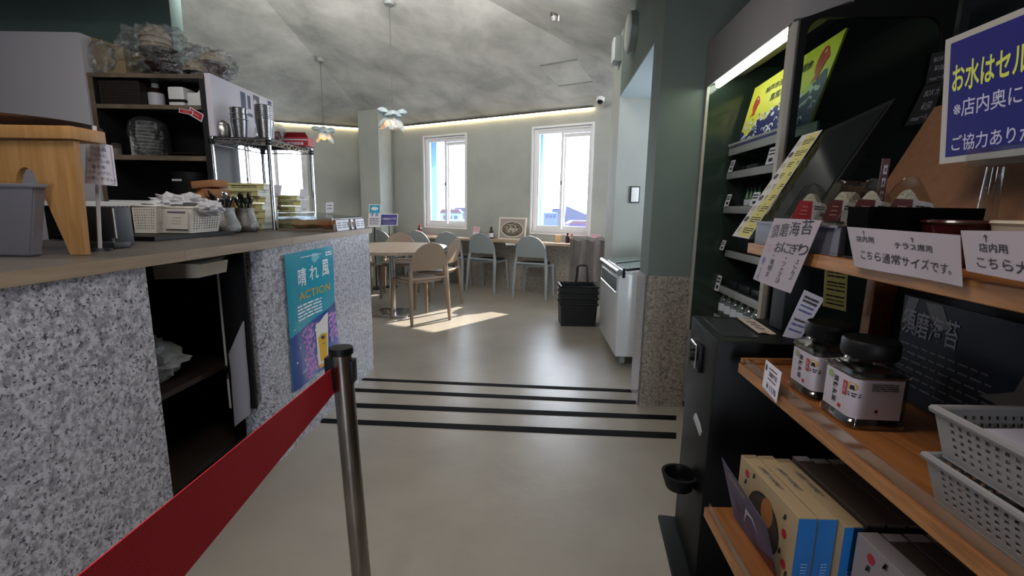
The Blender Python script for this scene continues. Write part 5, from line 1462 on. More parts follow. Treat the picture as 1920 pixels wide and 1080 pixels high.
# small bottles, packs and green-capped water bottles
M_gb = mat('green glass', '#2c5a35', .2); M_gcap = mat('green cap', '#86a83c', .45)
M_pet = clear('clear bottle', tint='#dfeae6', gloss=.2, rough=.06, haze=.12, alpha_col='#c3d0cc')
f_ = None
for k in range(4):
    p = FR(.20 + .045 * k, sv + .05, shz[2] + .001); lab = ['farthest', 'second farthest', 'second nearest', 'nearest'][k] + ' small green bottle on the third fridge shelf'
    if f_ is None:
        f_ = put('green_bottle', lab, 'bottle', 'small green bottles in the refrigerator', p)
        b = MB(); b.lathe([(0, 0), (.016, 0), (.016, .055), (.008, .075), (.008, .09), (0, .09)], p, M_gb, 14); b.build('body', f_)
        b = MB(); b.lathe([(.0165, .012), (.0165, .042)], p, M_sw, 14); b.build('label_band', f_)
        b = MB(); b.lathe([(0, .104), (.009, .104), (.0095, .088), (0, .088)], p, M_black, 12); b.build('cap', f_)
    else: dup(f_, lab, p)
f_ = None; i = 0
for r_ in range(2):
    for k in range(7):
        p = FR(.05 + .083 * k, sv + .045 + .085 * r_, shz[5] + .001)
        lab = '%s green-capped water bottle in the %s row at the bottom of the refrigerator' % (['farthest', 'second farthest', 'third farthest', 'middle', 'third nearest', 'second nearest', 'nearest'][k], ['front', 'rear'][r_])
        if f_ is None:
            f_ = put('water_bottle', lab, 'bottle', 'green-capped water bottles', p)
            b = MB(); b.lathe([(0, 0), (.030, .002), (.033, .01), (.033, .085), (.030, .10), (.016, .118), (.014, .125), (0, .125)], p, M_pet, 18); b.build('body', f_)
            b = MB(); b.lathe([(.0337, .03), (.0337, .075)], p, M_sw, 18); b.build('label_band', f_)
            b = MB(); b.lathe([(0, .148), (.0165, .148), (.0175, .145), (.0175, .122), (0, .122)], p, M_gcap, 18); b.build('cap', f_)
        else: dup(f_, lab, p)
p = FR(.50, sv + .01, shz[5] + .001)
M_pack = mat('silver pouch', '#8fa1b0', .25, .4); M_dkpk = mat('dark pack', '#23262a', .35); M_ppk = mat('pale pack', '#9a9da0', .4)
for k, (u, sz_, m_, lab) in enumerate(((.10, (.07, .11, .035), M_dkpk, 'dark food pack at the far end of the second fridge shelf'), (.30, (.10, .11, .03), M_dkpk, 'dark food pack in the middle of the second fridge shelf'),
                                       (.20, (.08, .10, .045), M_ppk, 'pale food pack mid second fridge shelf'))):
    q = FR(u, sv + .06 + (.13 if k == 2 else 0), shz[1] + .001); b = MB(); b.box((-sz_[0] / 2, -sz_[1] / 2, 0), (sz_[0] / 2, sz_[1] / 2, sz_[2]), m_, .008, Matrix.Translation(q)); o = b.build('food_pack'); tag(o, lab, 'food pack', 'packs in the refrigerator'); origin_to(o, q)
for k, (u, h_) in enumerate(((.12, .12), (.20, .14))):
    q = FR(u, sv + .095, shz[3] + .001); b = MB(); b.box((-.035, -.03, 0), (.035, .03, h_), M_dkpk, .01, Matrix.Translation(q)); o = b.build('dark_pouch'); tag(o, ['shorter', 'taller'][k] + ' dark pouch on the fourth fridge shelf', 'pouch'); origin_to(o, q)
for k, u in enumerate((.44, .56)):
    q = FR(u, sv + .105, shz[3] + .001); o = crumple(q + V((0, 0, .042)), .055, .05, .034, M_pack, 30 + k, .3).build('silver_pouch'); tag(o, ['silver pouch near the middle of the fourth fridge shelf', 'silver pouch nearer the camera on the fourth fridge shelf'][k], 'pouch')
for k, u in enumerate((.14, .30, .46)):
    q = FR(u, sv + .09, shz[4] + .001); b = MB(); b.box((-.06, -.06, 0), (.06, .06, .045), M_dkpk, .012, Matrix.Translation(q)); o = b.build('food_tray'); tag(o, ['farthest', 'middle', 'nearest'][k] + ' dark food tray on the fifth fridge shelf', 'food tray'); origin_to(o, q)

# ------------------------------------------------------------------ black waste and self-order kiosk
M_kio = mat('kiosk black', '#060607', .45, spec=.18); M_kio2 = mat('kiosk side', '#0a0a0b', .5, spec=.2)
K0 = V((.640, 1.595, 0)); K1_ = V((.590, 1.270, 0)); ku = (K1_ - K0).normalized(); kv = V((-ku.y, ku.x, 0)); KL = (K1_ - K0).length
if kv.x < 0: kv = -kv
def KP(u, v, z): return K0 + ku * u + kv * v + V((0, 0, z))
KHt = .836
t = put('black_kiosk', 'tall black cabinet with a slot and lock in front of the display refrigerator', 'cabinet', None, KP(KL / 2, .18, 0))
b = MB(); b.prism([KP(0, 0, .02), KP(KL, 0, .02), KP(KL, .37, .02), KP(0, .37, .02)], (0, 0, KHt - .02), M_kio, None, .012); b.build('body', t)
b = MB(); b.prism([KP(-.03, -.055, 0), KP(KL + .10, -.055, 0), KP(KL + .10, .30, 0), KP(-.03, .30, 0)], (0, 0, .018), M_kio2, None, .006); b.build('base_plate', t)
b = MB(); b.prism([KP(.05, .03, KHt + .0005), KP(KL - .05, .03, KHt + .0005), KP(KL - .05, .13, KHt + .0005), KP(.05, .13, KHt + .0005)], (0, 0, .002), mat('kiosk glass', '#3c3f40', .2)); b.build('reader_window', t, smooth=0)
b = MB(); b.prism([KP(.10, -.012, .69), KP(.20, -.012, .69), KP(.20, -.012, .78), KP(.10, -.012, .78)], kv * .0125, M_blackg, bev=.003); b.cyl(KP(.15, -.013, .735), KP(.15, -.032, .735), .022, .018, M_blackg, 16); o = b.build('lock', t)
b = MB(); b.tube([KP(.115, -.018, .775), KP(.185, -.018, .775), KP(.185, -.018, .70)], .004, M_chrome, 6); b.build('lock_trim', o)
b = MB(); b.box((-.003, -.02, -.012), (.003, .05, .012), M_frail, .001, Matrix.Translation(KP(.24, -.002, .52)) @ Matrix.Rotation(.5, 4, 'X')); b.build('slot', t)
b = MB(); c = KP(.22, -.045, .30); b.lathe([(0, 0), (.042, .0), (.056, .04), (.058, .05), (.048, .05), (.038, .01), (0, .008)], c, M_blackg, 24); b.build('cup_holder', t)
for k, (u0_, v0_, w_, h_) in enumerate(((.03, .145, .20, .05),)):
    pos = flat(KP(u0_ + w_, v0_, KHt + .003), KP(u0_ + w_, v0_ + h_, KHt + .003), KP(u0_, v0_, KHt + .003), KP(u0_, v0_ + h_, KHt + .003), wave=.002)
    b = MB(); b.grid(pos, 6, 6, mat('cream note', '#b9a899', .7), .001); b.lines(pos, .2, .8, (.7, .5, .3), .05, M_hand, .001); o = b.build('paper_slip', smooth=0, recalc=False); tag(o, 'cream paper slip lying on top of the black cabinet', 'paper')
# tilted dark screen on its post
M_scr = mat('dark screen glass', '#0c1113', .08, spec=.18)
SC = [PY(1405, 449, 1.50), PY(1545, 245, 1.50)]
sA = SC[0]; sB = SC[1]; sY = PY(1680, 183, 1.27) - SC[1]
t = put('order_screen', 'black framed glass screen tilted back on a post above the black cabinet', 'screen', None, KP(KL * .45, .24, KHt))
pos = flat(sA, sA + sY, sB, sB + sY)
b = MB(); b.grid(pos, 1, 1, M_black, .022); b.build('housing', t, smooth=0)
b = MB(); b.grid(lambda u, v: pos(.05 + .90 * u, .04 + .92 * v) + nrm(pos, .5, .5) * .0012, 1, 1, M_scr, .001); b.build('glass', t, smooth=0)
pc = KP(KL * .42, .25, KHt + .001); b = MB(); b.box((pc.x - .03, pc.y - .04, pc.z), (pc.x + .04, pc.y + .03, pos(.5, .3).z - .015), mat('post slate', '#24282e', .5), .004); b.build('post', t)
# long yellow menu strip on the screen's far edge
nn = nrm(pos, .5, .5)
mA = PY(1373, 442, 1.53); mB = PY(1404, 448, 1.50); mC = PY(1504, 254, 1.53); mD = PY(1542, 243, 1.50)
mp = flat(mA, mB, mC, mD)
M_my = mat('menu yellow', '#c9bf6e', .55); M_mw = mat('menu photo white', '#c4c0bb', .55); M_mp = mat('menu photo', '#4a4340', .6)
b = MB(); b.grid(mp, 1, 1, M_mw, .002)
b.bar(mp, .30, .97, .015, .985, M_my, .0008)
for i in range(9):
    v = .06 + .105 * i
    b.lines(mp, .36, .92, (v + .03, v + .012), .008, M_ink, .0014, i, .5); b.bar(mp, .40, .80, v - .012, v - .004, M_ink, .0014)
    b.disc(mp, .62, v + .055, .03, .005, M_ink, .0014, 8)
    b.disc(mp, .15, v + .01, .11, .028, M_mp if i % 2 else M_food1, .0012, 12)
o = b.build('menu_strip', smooth=0, recalc=False); tag(o, 'long yellow menu strip along the edge of the tilted dark screen', 'menu')

# ------------------------------------------------------------------ wooden display shelf with packed food
M_wsh = wood('orange shelf wood', '#7c4a25', '#9a6233', axis=1, rough=.4); M_wed = wood('shelf edge ply', '#8a5a34', '#b07b4a', axis=1, scale=1.6)
M_brn = mat('brown board', '#6b4529', .7, noise_amt=.12, noise_scale=60)
def EX(Y, d=0.0): return .612 + .07 * (Y - 1.181) + d
def EP(Y, d, z): return V((EX(Y, d), Y, z))
YN = -.25
def board(b, y0, y1, d0_, d1_, z0, z1, mtop, medge):
    b.prism([EP(y0, d0_, z0), EP(y0, d1_, z0), EP(y1, d1_, z0), EP(y1, d0_, z0)], (0, 0, z1 - z0), mtop, medge, .0015)
t = put('display_shelf', 'wooden display shelf unit with three levels at the right edge', 'shelf', None, EP(.6, .15, 0))
b = MB(); board(b, 1.200, YN, 0, .36, 1.094, 1.120, M_wsh, M_wed); b.build('shelf_board', t, smooth=0)
b = MB(); board(b, 1.181, YN, 0, .36, .774, .800, M_wsh, M_wed); b.build('shelf_board', t, smooth=0)
b = MB(); board(b, 1.068, YN, -.10, .36, .424, .450, M_wsh, M_wed); b.build('shelf_board', t, smooth=0)
b = MB(); board(b, 1.181, 1.17, .004, .36, .801, .815, M_wsh, M_wed); b.build('end_lip', t, smooth=0)
for y0, y1 in ((1.165, 1.135), (-.1, -.13)):
    b = MB(); b.prism([EP(y0, .30, 0), EP(y0, .358, 0), EP(y1, .358, 0), EP(y1, .30, 0)], (0, 0, 1.093), M_wsh); b.build('upright', t, smooth=0)
b = MB(); b.prism([EP(1.17, .362, 0), EP(1.17, .375, 0), EP(YN, .375, 0), EP(YN, .362, 0)], (0, 0, 1.093), M_shopdark); b.build('back_panel', t, smooth=0)
b = MB(); b.prism([EP(1.15, .004, .801), EP(1.15, .007, .801), EP(YN, .007, .801), EP(YN, .004, .801)], (0, 0, .022), M_acryl); b.build('acrylic_lip', t, smooth=0)
b = MB(); b.prism([EP(1.05, -.096, .451), EP(1.05, -.093, .451), EP(YN, -.093, .451), EP(YN, -.096, .451)], (0, 0, .022), M_acryl); b.build('acrylic_lip', t, smooth=0)

# upper level: leaning brown board, water sign
q0 = PY(1672, 340, 1.19); q1 = PY(1760, 205, 1.19); dq = (q1 - q0).normalized(); f0_ = q0 - dq * ((q0.z - 1.122) / dq.z); dn = V((-.04, -.85, 0))
pos = flat(f0_, f0_ + dn, q1, q1 + dn)
b = MB(); b.grid(pos, 1, 1, M_brn, -.012); o = b.build('backing_board', smooth=0); tag(o, 'brown board leaning along the back of the upper wooden shelf', 'board')
M_sgn = mat('sign indigo', '#25246e', .5, spec=.15); M_sgy = mat('sign lime', '#c9cf4e', .4); M_sgp = mat('sign lilac white', '#b9b6cf', .4); M_sgf = mat('sign frame', '#a8a199', .4)
XS = .838
A = PX(1761, 308, XS); Bq = PX(1773, 75, XS); ht = Bq.z - A.z; wd_ = ht * 1.62
u_ = V((-.06, -1, 0)).normalized()
t = put('water_sign', 'navy sign with yellow and white lettering about water on a clear stand', 'sign', None, A + u_ * .17 + V((0, 0, 1.121 - A.z)))
pos = flat(A, A + u_ * wd_, Bq, Bq + u_ * wd_)
b = MB(); b.grid(pos, 1, 1, M_sgf, .004); b.bar(pos, .035, .965, .05, .95, M_sgn)
b.text(pos, 'お水はセルフサービスです', .5, .66, .89, .225, M_sgy, .0012, .02)
b.text(pos, '※店内奥にございます', .42, .42, .70, .14, M_sgp, .0012, .008)
b.text(pos, 'ご協力ありがとうございます', .5, .15, .86, .125, M_sgp, .0012, .008)
b.build('panel', t, smooth=0, recalc=False)
c = A + u_ * .115
b = MB(); b.box((-.006, -.05, -.012), (.008, .05, .02), M_acryl, .002, Matrix.Translation(c)); b.build('clamp', t, smooth=0)
b = MB(); b.lathe([(0, 0), (.030, 0), (.030, .004), (.022, .012), (.016, .03), (.012, c.z - 1.136), (0, c.z - 1.136)], (c.x + .002, c.y, 1.121), M_acryl, 20); b.build('stem', t)

# cards stuck on the black side of the refrigerator
M_bb = mat('blackboard', '#2c2b2d', .7); M_chalk = mat('chalk', '#a6a3a3', .8)
YB = FR(FW_, .5, 0).y - .004
def bcard(label, c4, lines_):
    P = [PY(x, y, YB) for x, y in c4]; pos = flat(P[0], P[1], P[2], P[3]); b = MB(); b.grid(pos, 1, 1, M_bb, .002)
    for (s_, u, v, du, dv) in lines_: b.text(pos, s_, u, v, du, dv, M_chalk, .001, .006, jitter=.08)
    o = b.build('blackboard_card', smooth=0, recalc=False); tag(o, label, 'blackboard', 'blackboard cards on the refrigerator side')
bcard('lower blackboard card with chalk price on the refrigerator side', ((1697, 236), (1742, 229), (1735, 160), (1772, 152)), (('BOX 大', .55, .78, .7, .2), ('¥150', .55, .45, .45, .2), ('max〜5', .45, .16, .65, .12)))
bcard('upper blackboard card half hidden behind the navy sign', ((1736, 158), (1775, 150), (1748, 100), (1790, 92)), (('BOX 小', .5, .78, .7, .18), ('¥100', .5, .48, .5, .18), ('max〜3', .45, .15, .65, .12)))

# grey tray with rice balls, black tray, bowls
M_tray = mat('grey violet tray', '#56535f', .35)
ty0, ty1 = 1.185, .845; td0, td1 = .010, .19
tz = 1.1208
t = put('rice_ball_tray', 'grey plastic tray of wrapped rice balls at the far end of the upper wooden shelf', 'tray', None, EP(1.03, .1, tz))
b = MB(); c4 = [EP(ty0, td0, tz), EP(ty1, td0, tz), EP(ty1, td1, tz), EP(ty0, td1, tz)]; b.prism(c4, (0, 0, .004), M_tray); b.build('bottom', t, smooth=0)
for i in range(4):
    A_, B_ = c4[i], c4[(i + 1) % 4]; inn = ((c4[0] + c4[2]) / 2); n_ = (B_ - A_).cross(V((0, 0, 1))).normalized()
    if (inn - A_).dot(n_) < 0: n_ = -n_
    b = MB(); b.prism([A_ + V((0, 0, .0045)), B_ + V((0, 0, .0045)), B_ + n_ * .003 + V((0, 0, .0045)), A_ + n_ * .003 + V((0, 0, .0045))], (0, 0, .052), M_tray)
    if i == 0:
        b.prism([A_ + V((0, 0, .052)) - n_ * .006, B_ + V((0, 0, .052)) - n_ * .006, B_ + V((0, 0, .052)), A_ + V((0, 0, .052))], (0, 0, .0045), M_tray)
    b.build('side_wall', t, smooth=0)
b = MB(); b.prism([EP(1.175, .03, tz + .0045), EP(.860, .03, tz + .0045), EP(.860, .18, tz + .0045), EP(1.175, .18, tz + .0045)], (0, 0, .034), M_black); b.build('insert', t, smooth=0)
M_rice = mat('rice', '#c2bcae', .7, noise_amt=.12, noise_scale=160, bump=.7, bump_scale=220); M_redl = mat('red label', '#a82a33', .5); M_whl = mat('white label', '#b8b3bd', .5); M_maroon = mat('maroon label', '#5c2226', .5)
M_shell = clear('clear food shell', tint='#f1f1ec', gloss=.16, rough=.05)
def rounded_tri(w, h, r, n=6):
    P = [V((-w / 2, 0, 0)), V((w / 2, 0, 0)), V((0, 0, h))]; out = []
    for i in range(3):
        p, a_, c_ = P[i], P[(i - 1) % 3], P[(i + 1) % 3]; d1 = (a_ - p).normalized(); d2 = (c_ - p).normalized()
        s_ = p + d1 * r; e_ = p + d2 * r
        for k in range(n + 1):
            f = k / n; out.append(s_ * (1 - f) ** 2 + p * 2 * f * (1 - f) + e_ * f ** 2)
    return out
def rice_ball(label, X, Y, z, rz, red=True):
    t = put('rice_ball', label, 'rice ball', 'wrapped rice balls', (X, Y, z), rz); t.scale = (1, 1, 1)
    b = MB(); b.M = Matrix.Translation((0, -.02, .012)); b.prism(rounded_tri(.088, .082, .022), (0, .04, 0), M_rice, bev=.008); b.build('rice', t, world=False)
    b = MB(); mm = M_redl if red else M_maroon
    pos = flat((-.034, -.0245, .024), (.008, -.0245, .022), (-.018, -.0245, .068), (.008, -.0245, .066)); b.grid(pos, 1, 1, mm, .001); b.lines(pos, .35, .75, (.7, .5, .3), .05, mat('label pink', '#c98d90', .6), .0008)
    b.build('colour_label', t, world=False, smooth=0)
    b = MB(); pos = flat((.0085, -.0245, .022), (.050, -.0245, .026), (.0085, -.0245, .066), (.034, -.0245, .060)); b.grid(pos, 1, 1, M_whl, .001); b.disc(pos, .6, .3, .16, .14, M_ink, .0008); b.lines(pos, .15, .85, (.75, .62), .06, M_ink, .0008)
    b.build('white_label', t, world=False, smooth=0)
    b = MB(); b.M = Matrix.Translation((0, -.028, 0)); b.prism(rounded_tri(.128, .128, .045, 10), (0, .056, 0), M_shell, bev=.006); b.build('clear_shell', t, world=False)
def RPk(x, d, y): # on the upper board, at photo column x and depth d behind the edge
    for k in range(200):
        Y = 1.18 - k * .004
        v = V((EX(Y, d), Y, 1.2)) - EYE
        if 960 + FPX * v.dot(RT) / v.dot(FW) >= x: return EX(Y, d), Y
    return EX(.7, d), .7
for k, (x, d, rz, red, lab) in enumerate(((1518, .10, -.80, True, 'wrapped rice ball with red label at the far end of the grey tray'), (1584, .105, -1.25, False, 'second wrapped rice ball from the far end, turned edge-on'),
                                          (1628, .115, -.70, False, 'third wrapped rice ball, with maroon label, behind the black tray'), (1692, .135, -.62, False, 'nearest wrapped rice ball with maroon label in front of the brown board'))):
    X, Y = RPk(x, d, 0); zt_ = 1.1600
    rice_ball(lab, X, Y, zt_, rz, red)
X, Y = RPk(1653, .17, 0)
pa = PY(1646, 352, Y); pb_ = PY(1660, 352, Y); pt_ = PY(1650, 297, Y); pa.z = pb_.z = 1.126
pos = flat(pa, pb_, V((pa.x + .002, Y, pt_.z))); b = MB(); b.grid(pos, 1, 1, mat('plum card', '#5b3d3a', .6), .003)
for v in (.60, .74, .88): b.bar(pos, .25, .75, v - .05, v + .05, M_whl); b.bar(pos, .40, .60, v - .02, v + .02, mat('plum card', '#5b3d3a'), .001)
o = b.build('name_stick', smooth=0, recalc=False); tag(o, 'narrow plum name card standing among the rice balls', 'card')
M_mblack = mat('matt black', '#060606', .9, spec=.05)
t = put('black_tray', 'black deep tray in the middle of the upper wooden shelf', 'tray', None, EP(.75, .1, tz))
by0, by1 = .832, .778; c4 = [EP(by0, .014, tz), EP(by1, .014, tz), EP(by1, .20, tz), EP(by0, .20, tz)]
b = MB(); b.prism(c4, (0, 0, .004), M_black); b.build('bottom', t, smooth=0)
for i in range(4):
    A_, B_ = c4[i], c4[(i + 1) % 4]; cc_ = (c4[0] + c4[2]) / 2; n_ = (B_ - A_).cross(V((0, 0, 1))).normalized()
    if (cc_ - A_).dot(n_) < 0: n_ = -n_
    b = MB(); b.prism([A_ + V((0, 0, .0045)), B_ + V((0, 0, .0045)), B_ + n_ * .004 + V((0, 0, .0045)), A_ + n_ * .004 + V((0, 0, .0045))], V((0, 0, .086)) - n_ * .004, M_mblack); b.build('side_wall', t, smooth=0)
X, Y = RPk(1812, .085, 0)
X2, Y2 = RPk(1915, .095, 0)
M_urush = mat('dark red lacquer', '#3a1214', .2, coat=.5)
bowl('rice_bowl', 'dark red lacquer bowl on the upper wooden shelf beside the cream bowl', V((.700, .715, tz)), .054, .070, M_urush, False, None, M_urush)
bowl('rice_bowl', 'cream bowl beside the clear stand foot on the upper wooden shelf', V((.700, .572, tz)), .078, .072, mat('cream bowl near', '#b8a68f', .35), False, None, mat('cream bowl near', '#b8a68f'))

# handwritten notes on the upper shelf edge
M_note = mat('note paper', '#a3989f', .75); M_mark = mat('marker ink', '#19141a', .6)
def note(label, c4, X4, draw, bulge=0.0, wave=0.0):
    P = [PP(x, y, EP(.8, X, 1.1), (1, -.07, 0)) for (x, y), X in zip(c4, X4)]
    pos = flat(P[0], P[1], P[2], P[3], bulge=bulge, wave=wave, nw=2.2)
    b = MB(); b.grid(pos, 16, 12, M_note, .0006); draw(b, pos); o = b.build('paper_note', smooth=70, recalc=False); return tag(o, label, 'note', 'handwritten paper notes')
def d1_(b, pos):
    for i, ch in enumerate('須磨海苔'): b.text(pos, ch, .17 + .215 * i, .80 + .035 * i, .19, .20, M_mark, .0008, .0, rot=.12, shear=-.1, jitter=.06, seed=i)
    for i, ch in enumerate('おにぎり'): b.text(pos, ch, .40 + .17 * i, .58 + .008 * i, .17, .15, M_mark, .0008, .004, shear=-.05, jitter=.05, seed=i)
    b.text(pos, 'こんぶ', .90, .30, .07, .26, M_mark, .0008, vertical=True, jitter=.1)
    b.text(pos, 'ツナマヨ', .66, .24, .08, .34, M_mark, .0008, vertical=True, jitter=.1)
    b.text(pos, '鮭明太', .38, .26, .10, .30, M_mark, .0008, .01, vertical=True, jitter=.1)
    for u in (.36, .66, .90): b.disc(pos, u, .45, .014, .012, M_mark, .0008, 8)
    b.text(pos, '一二〇円', .13, .20, .07, .40, mat('blue pen', '#3b4b86', .6), .0008, vertical=True, jitter=.1)
    mp_ = mat('pink pen', '#b98a92', .7)
    for i in range(5): b.bar(pos, .08 + .02 * i, .26 - .015 * i, .60 - .03 * i, .605 - .03 * i, mp_)
note('handwritten rice ball note hanging from the grey tray', ((1412, 523), (1482, 550), (1452, 409), (1541, 413)), (-.014, -.022, -.005, -.005), d1_, .004)
def d2_(b, pos):
    for u, s_, v in ((.20, '店内用', .78), (.63, 'テラス席用', .72)):
        b.text(pos, s_, u, v - .06, .055 * len(s_) + .03, .15, M_mark, .0008, .012, jitter=.06, seed=len(s_))
        b.bar(pos, u - .004, u + .004, v + .04, v + .14, M_mark); b.ink(pos, [(u - .02, v + .10), (u, v + .15), (u + .02, v + .10), (u, v + .13)], M_mark, .0009)
    b.text(pos, 'こちら通常サイズです。', .53, .32, .80, .23, M_mark, .0008, .004, rot=-.06, jitter=.05)
note('wide handwritten note about the usual size on the wooden shelf edge', ((1602, 499), (1808, 538), (1588, 425), (1802, 441)), (-.010, -.010, -.006, -.006), d2_, .0, .004)
def d3_(b, pos):
    u = .30; b.bar(pos, u - .006, u + .006, .74, .90, M_mark); b.ink(pos, [(u - .035, .84), (u, .92), (u + .035, .84), (u, .88)], M_mark, .0009)
    b.text(pos, '店内用', .36, .62, .30, .20, M_mark, .0008, .012, jitter=.06)
    b.text(pos, 'こちら大盛り', .56, .28, .80, .26, M_mark, .0008, .004, jitter=.05)
note('handwritten note at the right edge of the photo, below the cream bowl', ((1812, 508), (2010, 545), (1801, 432), (2000, 436)), (-.014, -.014, -.010, -.010), d3_, .003)

# yellow notice, leaflet holder
YQ = 1.188
pos = flat(PY(1543, 574, YQ), PY(1586, 584, YQ), PY(1549, 479, YQ), PY(1591, 483, YQ))
P_ = pos(0, 1); 
b = MB(); b.grid(pos, 1, 1, M_my, .0012)
for i, v in enumerate((.93, .84, .76, .69, .62, .50, .44, .36, .24, .16, .09)): b.lines(pos, .1, .9, (v,), .030 if i % 3 else .022, M_ink, .0008, i, .6)
o = b.build('notice', smooth=0, recalc=False); tag(o, 'yellow printed notice hanging below the end of the upper wooden shelf', 'notice')
pA = PY(1467, 630, 1.325); pB = PY(1498, 641, 1.285); pC = PY(1508, 543, 1.38); pD = PY(1546, 560, 1.34); 
t = put('leaflet_card', 'pale printed card leaning on the black cabinet top', 'card', None, pA)
pos = flat(pA, pB, pC, pD); b = MB(); b.grid(pos, 1, 1, mat('lilac card', '#a9a8bd', .5), .002); 
for i, v in enumerate((.88, .80, .70, .60, .40, .30, .18)): b.lines(pos, .15, .85, (v,), .045 if i < 2 else .03, M_ink if i in (0, 1, 4) else mat('blue pen', '#3b4b86'), .0008, i, .4)
b.build('card', t, smooth=0, recalc=False)
b = MB(); nq = nrm(pos, .5, .5); q = pos(.5, .45) - nq * .003; e_ = V((q.x + .05, q.y, KHt + .001)); b.prism([q - V((.01, 0, 0)), q + V((.01, 0, 0)), e_ + V((.01, 0, 0)), e_ - V((.01, 0, 0))], (0, .003, 0), M_acryl); b.build('easel_leg', t, smooth=0)

# middle level: poster board, jars, price card, baskets
M_pnv = mat('poster dark navy', '#161c2b', .45, spec=.2); M_pgr = mat('poster stone grey', '#5d5b59', .5); M_ptx = mat('poster lettering', '#8f8d98', .5); M_pbl = mat('poster blue tone', '#26325a', .45, spec=.2)
bl = PZ(1672, 735, .803); tl = PY(1697, 552, bl.y + .012); dn = V((-.075, -.62, 0))
t = put('seaweed_poster', 'dark navy board about local seaweed leaning at the back of the middle shelf', 'poster', None, bl)
pos = flat(bl, bl + dn, tl, tl + dn)
b = MB(); b.grid(pos, 1, 1, M_pnv, .006)
b.ink(pos, [(.0, .72), (.02, .99), (.07, .99), (.05, .80), (.09, .66), (.03, .74)], M_pgr, .0008)
b.ink(pos, [(.10, .98), (.17, .985), (.21, .80), (.17, .76), (.13, .84)], M_pgr, .0008)
b.ink(pos, [(.34, .36), (.44, .34), (.50, .5), (.47, .75), (.44, .5), (.40, .44)], M_pgr, .0009)
b.text(pos, '須磨海苔', .128, .76, .235, .25, M_ptx, .0012, .006)
for i in range(6): b.lines(pos, .015, .36 + .02 * i, (.54 - .075 * i,), .016, M_pgr, .0011, i, .10, .010)
b.build('board', t, smooth=0, recalc=False)
M_pet2 = clear('clear jar', tint='#eef1f0', gloss=.22, rough=.04); M_nori = mat('black seaweed', '#0c0d0c', .5); M_jlab = mat('jar label', '#bcb4bd', .5)
M_jg = mat('label green', '#8c9a6a', .6); M_jy = mat('label ochre', '#b98f3a', .6)
def rsq(w, r, z, n=5):
    out = []
    for cx_, cy_, a0_ in ((w - r, w - r, 0), (-w + r, w - r, 90), (-w + r, -w + r, 180), (w - r, -w + r, 270)):
        for i in range(n + 1): a_ = math.radians(a0_ + 90 * i / n); out.append(V((cx_ + r * math.cos(a_), cy_ + r * math.sin(a_), z)))
    return out
def jar(first, label, loc):
    if first is not None: return dup(first, label, loc)
    t = put('seaweed_jar', label, 'jar', 'seaweed jars', loc, -.07)
    def loft(b, secs, m):
        rings = [[b.v(p) for p in rsq(w * 1.12, r * 1.12, z * .92)] for w, r, z in secs]; n = len(rings[0])
        for a_, c_ in zip(rings, rings[1:]):
            for i in range(n): b.face([a_[i], a_[(i + 1) % n], c_[(i + 1) % n], c_[i]], m)
        b.face(rings[0][::-1], m); b.face(rings[-1], m)
    b = MB(); loft(b, [(.043, .014, 0), (.047, .014, .004), (.047, .014, .016), (.045, .014, .02), (.045, .014, .108), (.047, .014, .112), (.046, .018, .122), (.036, .035, .134), (.034, .033, .142)], M_pet2); b.build('body', t, world=False)
    b = MB(); loft(b, [(.040, .012, .006), (.041, .012, .10), (.038, .016, .112)], M_nori); b.build('seaweed', t, world=False)
    b = MB(); b.lathe([(0, .131), (.045, .131), (.047, .135), (.047, .158), (.044, .163), (0, .163)], (0, 0, 0), M_black, 36)
    b.build('lid', t, world=False)
    # label wraps two sides: left (-x) side, corner, near (-y) side
    L = [V((-.0517, .036, 0))] + [V((-.0360 - .0157 * math.cos(a_), -.0360 - .0157 * math.sin(a_), 0)) for a_ in [x * PI / 16 for x in range(9)]] + [V((.034, -.0517, 0))]
    ds = [0]
    for a_, c_ in zip(L, L[1:]): ds.append(ds[-1] + (c_ - a_).length)
    def lp(u, v):
        s_ = max(0, min(1, u)) * ds[-1]
        for i in range(len(L) - 1):
            if s_ <= ds[i + 1] + 1e-9: p = L[i].lerp(L[i + 1], (s_ - ds[i]) / (ds[i + 1] - ds[i])); break
        return p + V((0, 0, .022 + .076 * v))
    b = MB(); b.grid(lp, 40, 1, M_jlab, .0006)
    b.text(lp, '須磨海苔', .20, .52, .085, .72, M_ink, .0009, .02, vertical=True)
    b.disc(lp, .10, .85, .045, .10, M_jg, .0008, 16)
    b.bar(lp, .33, .40, .50, .86, M_redl, .0009); b.text(lp, '漁師', .365, .68, .04, .28, M_jlab, .0012, 0, vertical=True)
    b.disc(lp, .47, .80, .055, .10, M_jy, .0008, 16); b.ink(lp, [(.44, .70), (.50, .70), (.49, .82), (.45, .82)], M_ink, .001)
    b.bar(lp, .28, .33, .10, .20, M_redl, .0009); b.lines(lp, .42, .56, (.62, .56), .03, M_ink, .0009); b.lines(lp, .66, .94, (.90, .85, .80, .75), .022, M_ink, .0009, 3, .5, .01)
    b.disc(lp, .74, .22, .02, .05, M_maroon, .0009, 10)
    b.build('label_band', t, world=False, smooth=60, recalc=False)
    return t
j = jar(None, 'nearer black-lidded jar of dark seaweed on the middle shelf', (.690, .850, .8005)); jar(j, 'farther jar of dark seaweed behind the price card on the middle shelf', (.700, .978, .8005))
pos = flat(EP(1.035, -.004, .792), EP(.955, -.010, .786), EP(1.035, -.002, .858), EP(.955, -.006, .856))
b = MB(); b.grid(pos, 1, 1, M_paper, .001); b.disc(pos, .12, .78, .06, .12, M_cb, .0008, 14); b.text(pos, '須磨海苔', .58, .66, .52, .17, M_ink, .0008, .01); b.lines(pos, .3, .8, (.84, .48), .04, M_ink, .0008)
b.text(pos, '¥ 1170', .58, .22, .66, .20, M_cb, .0008, .02)
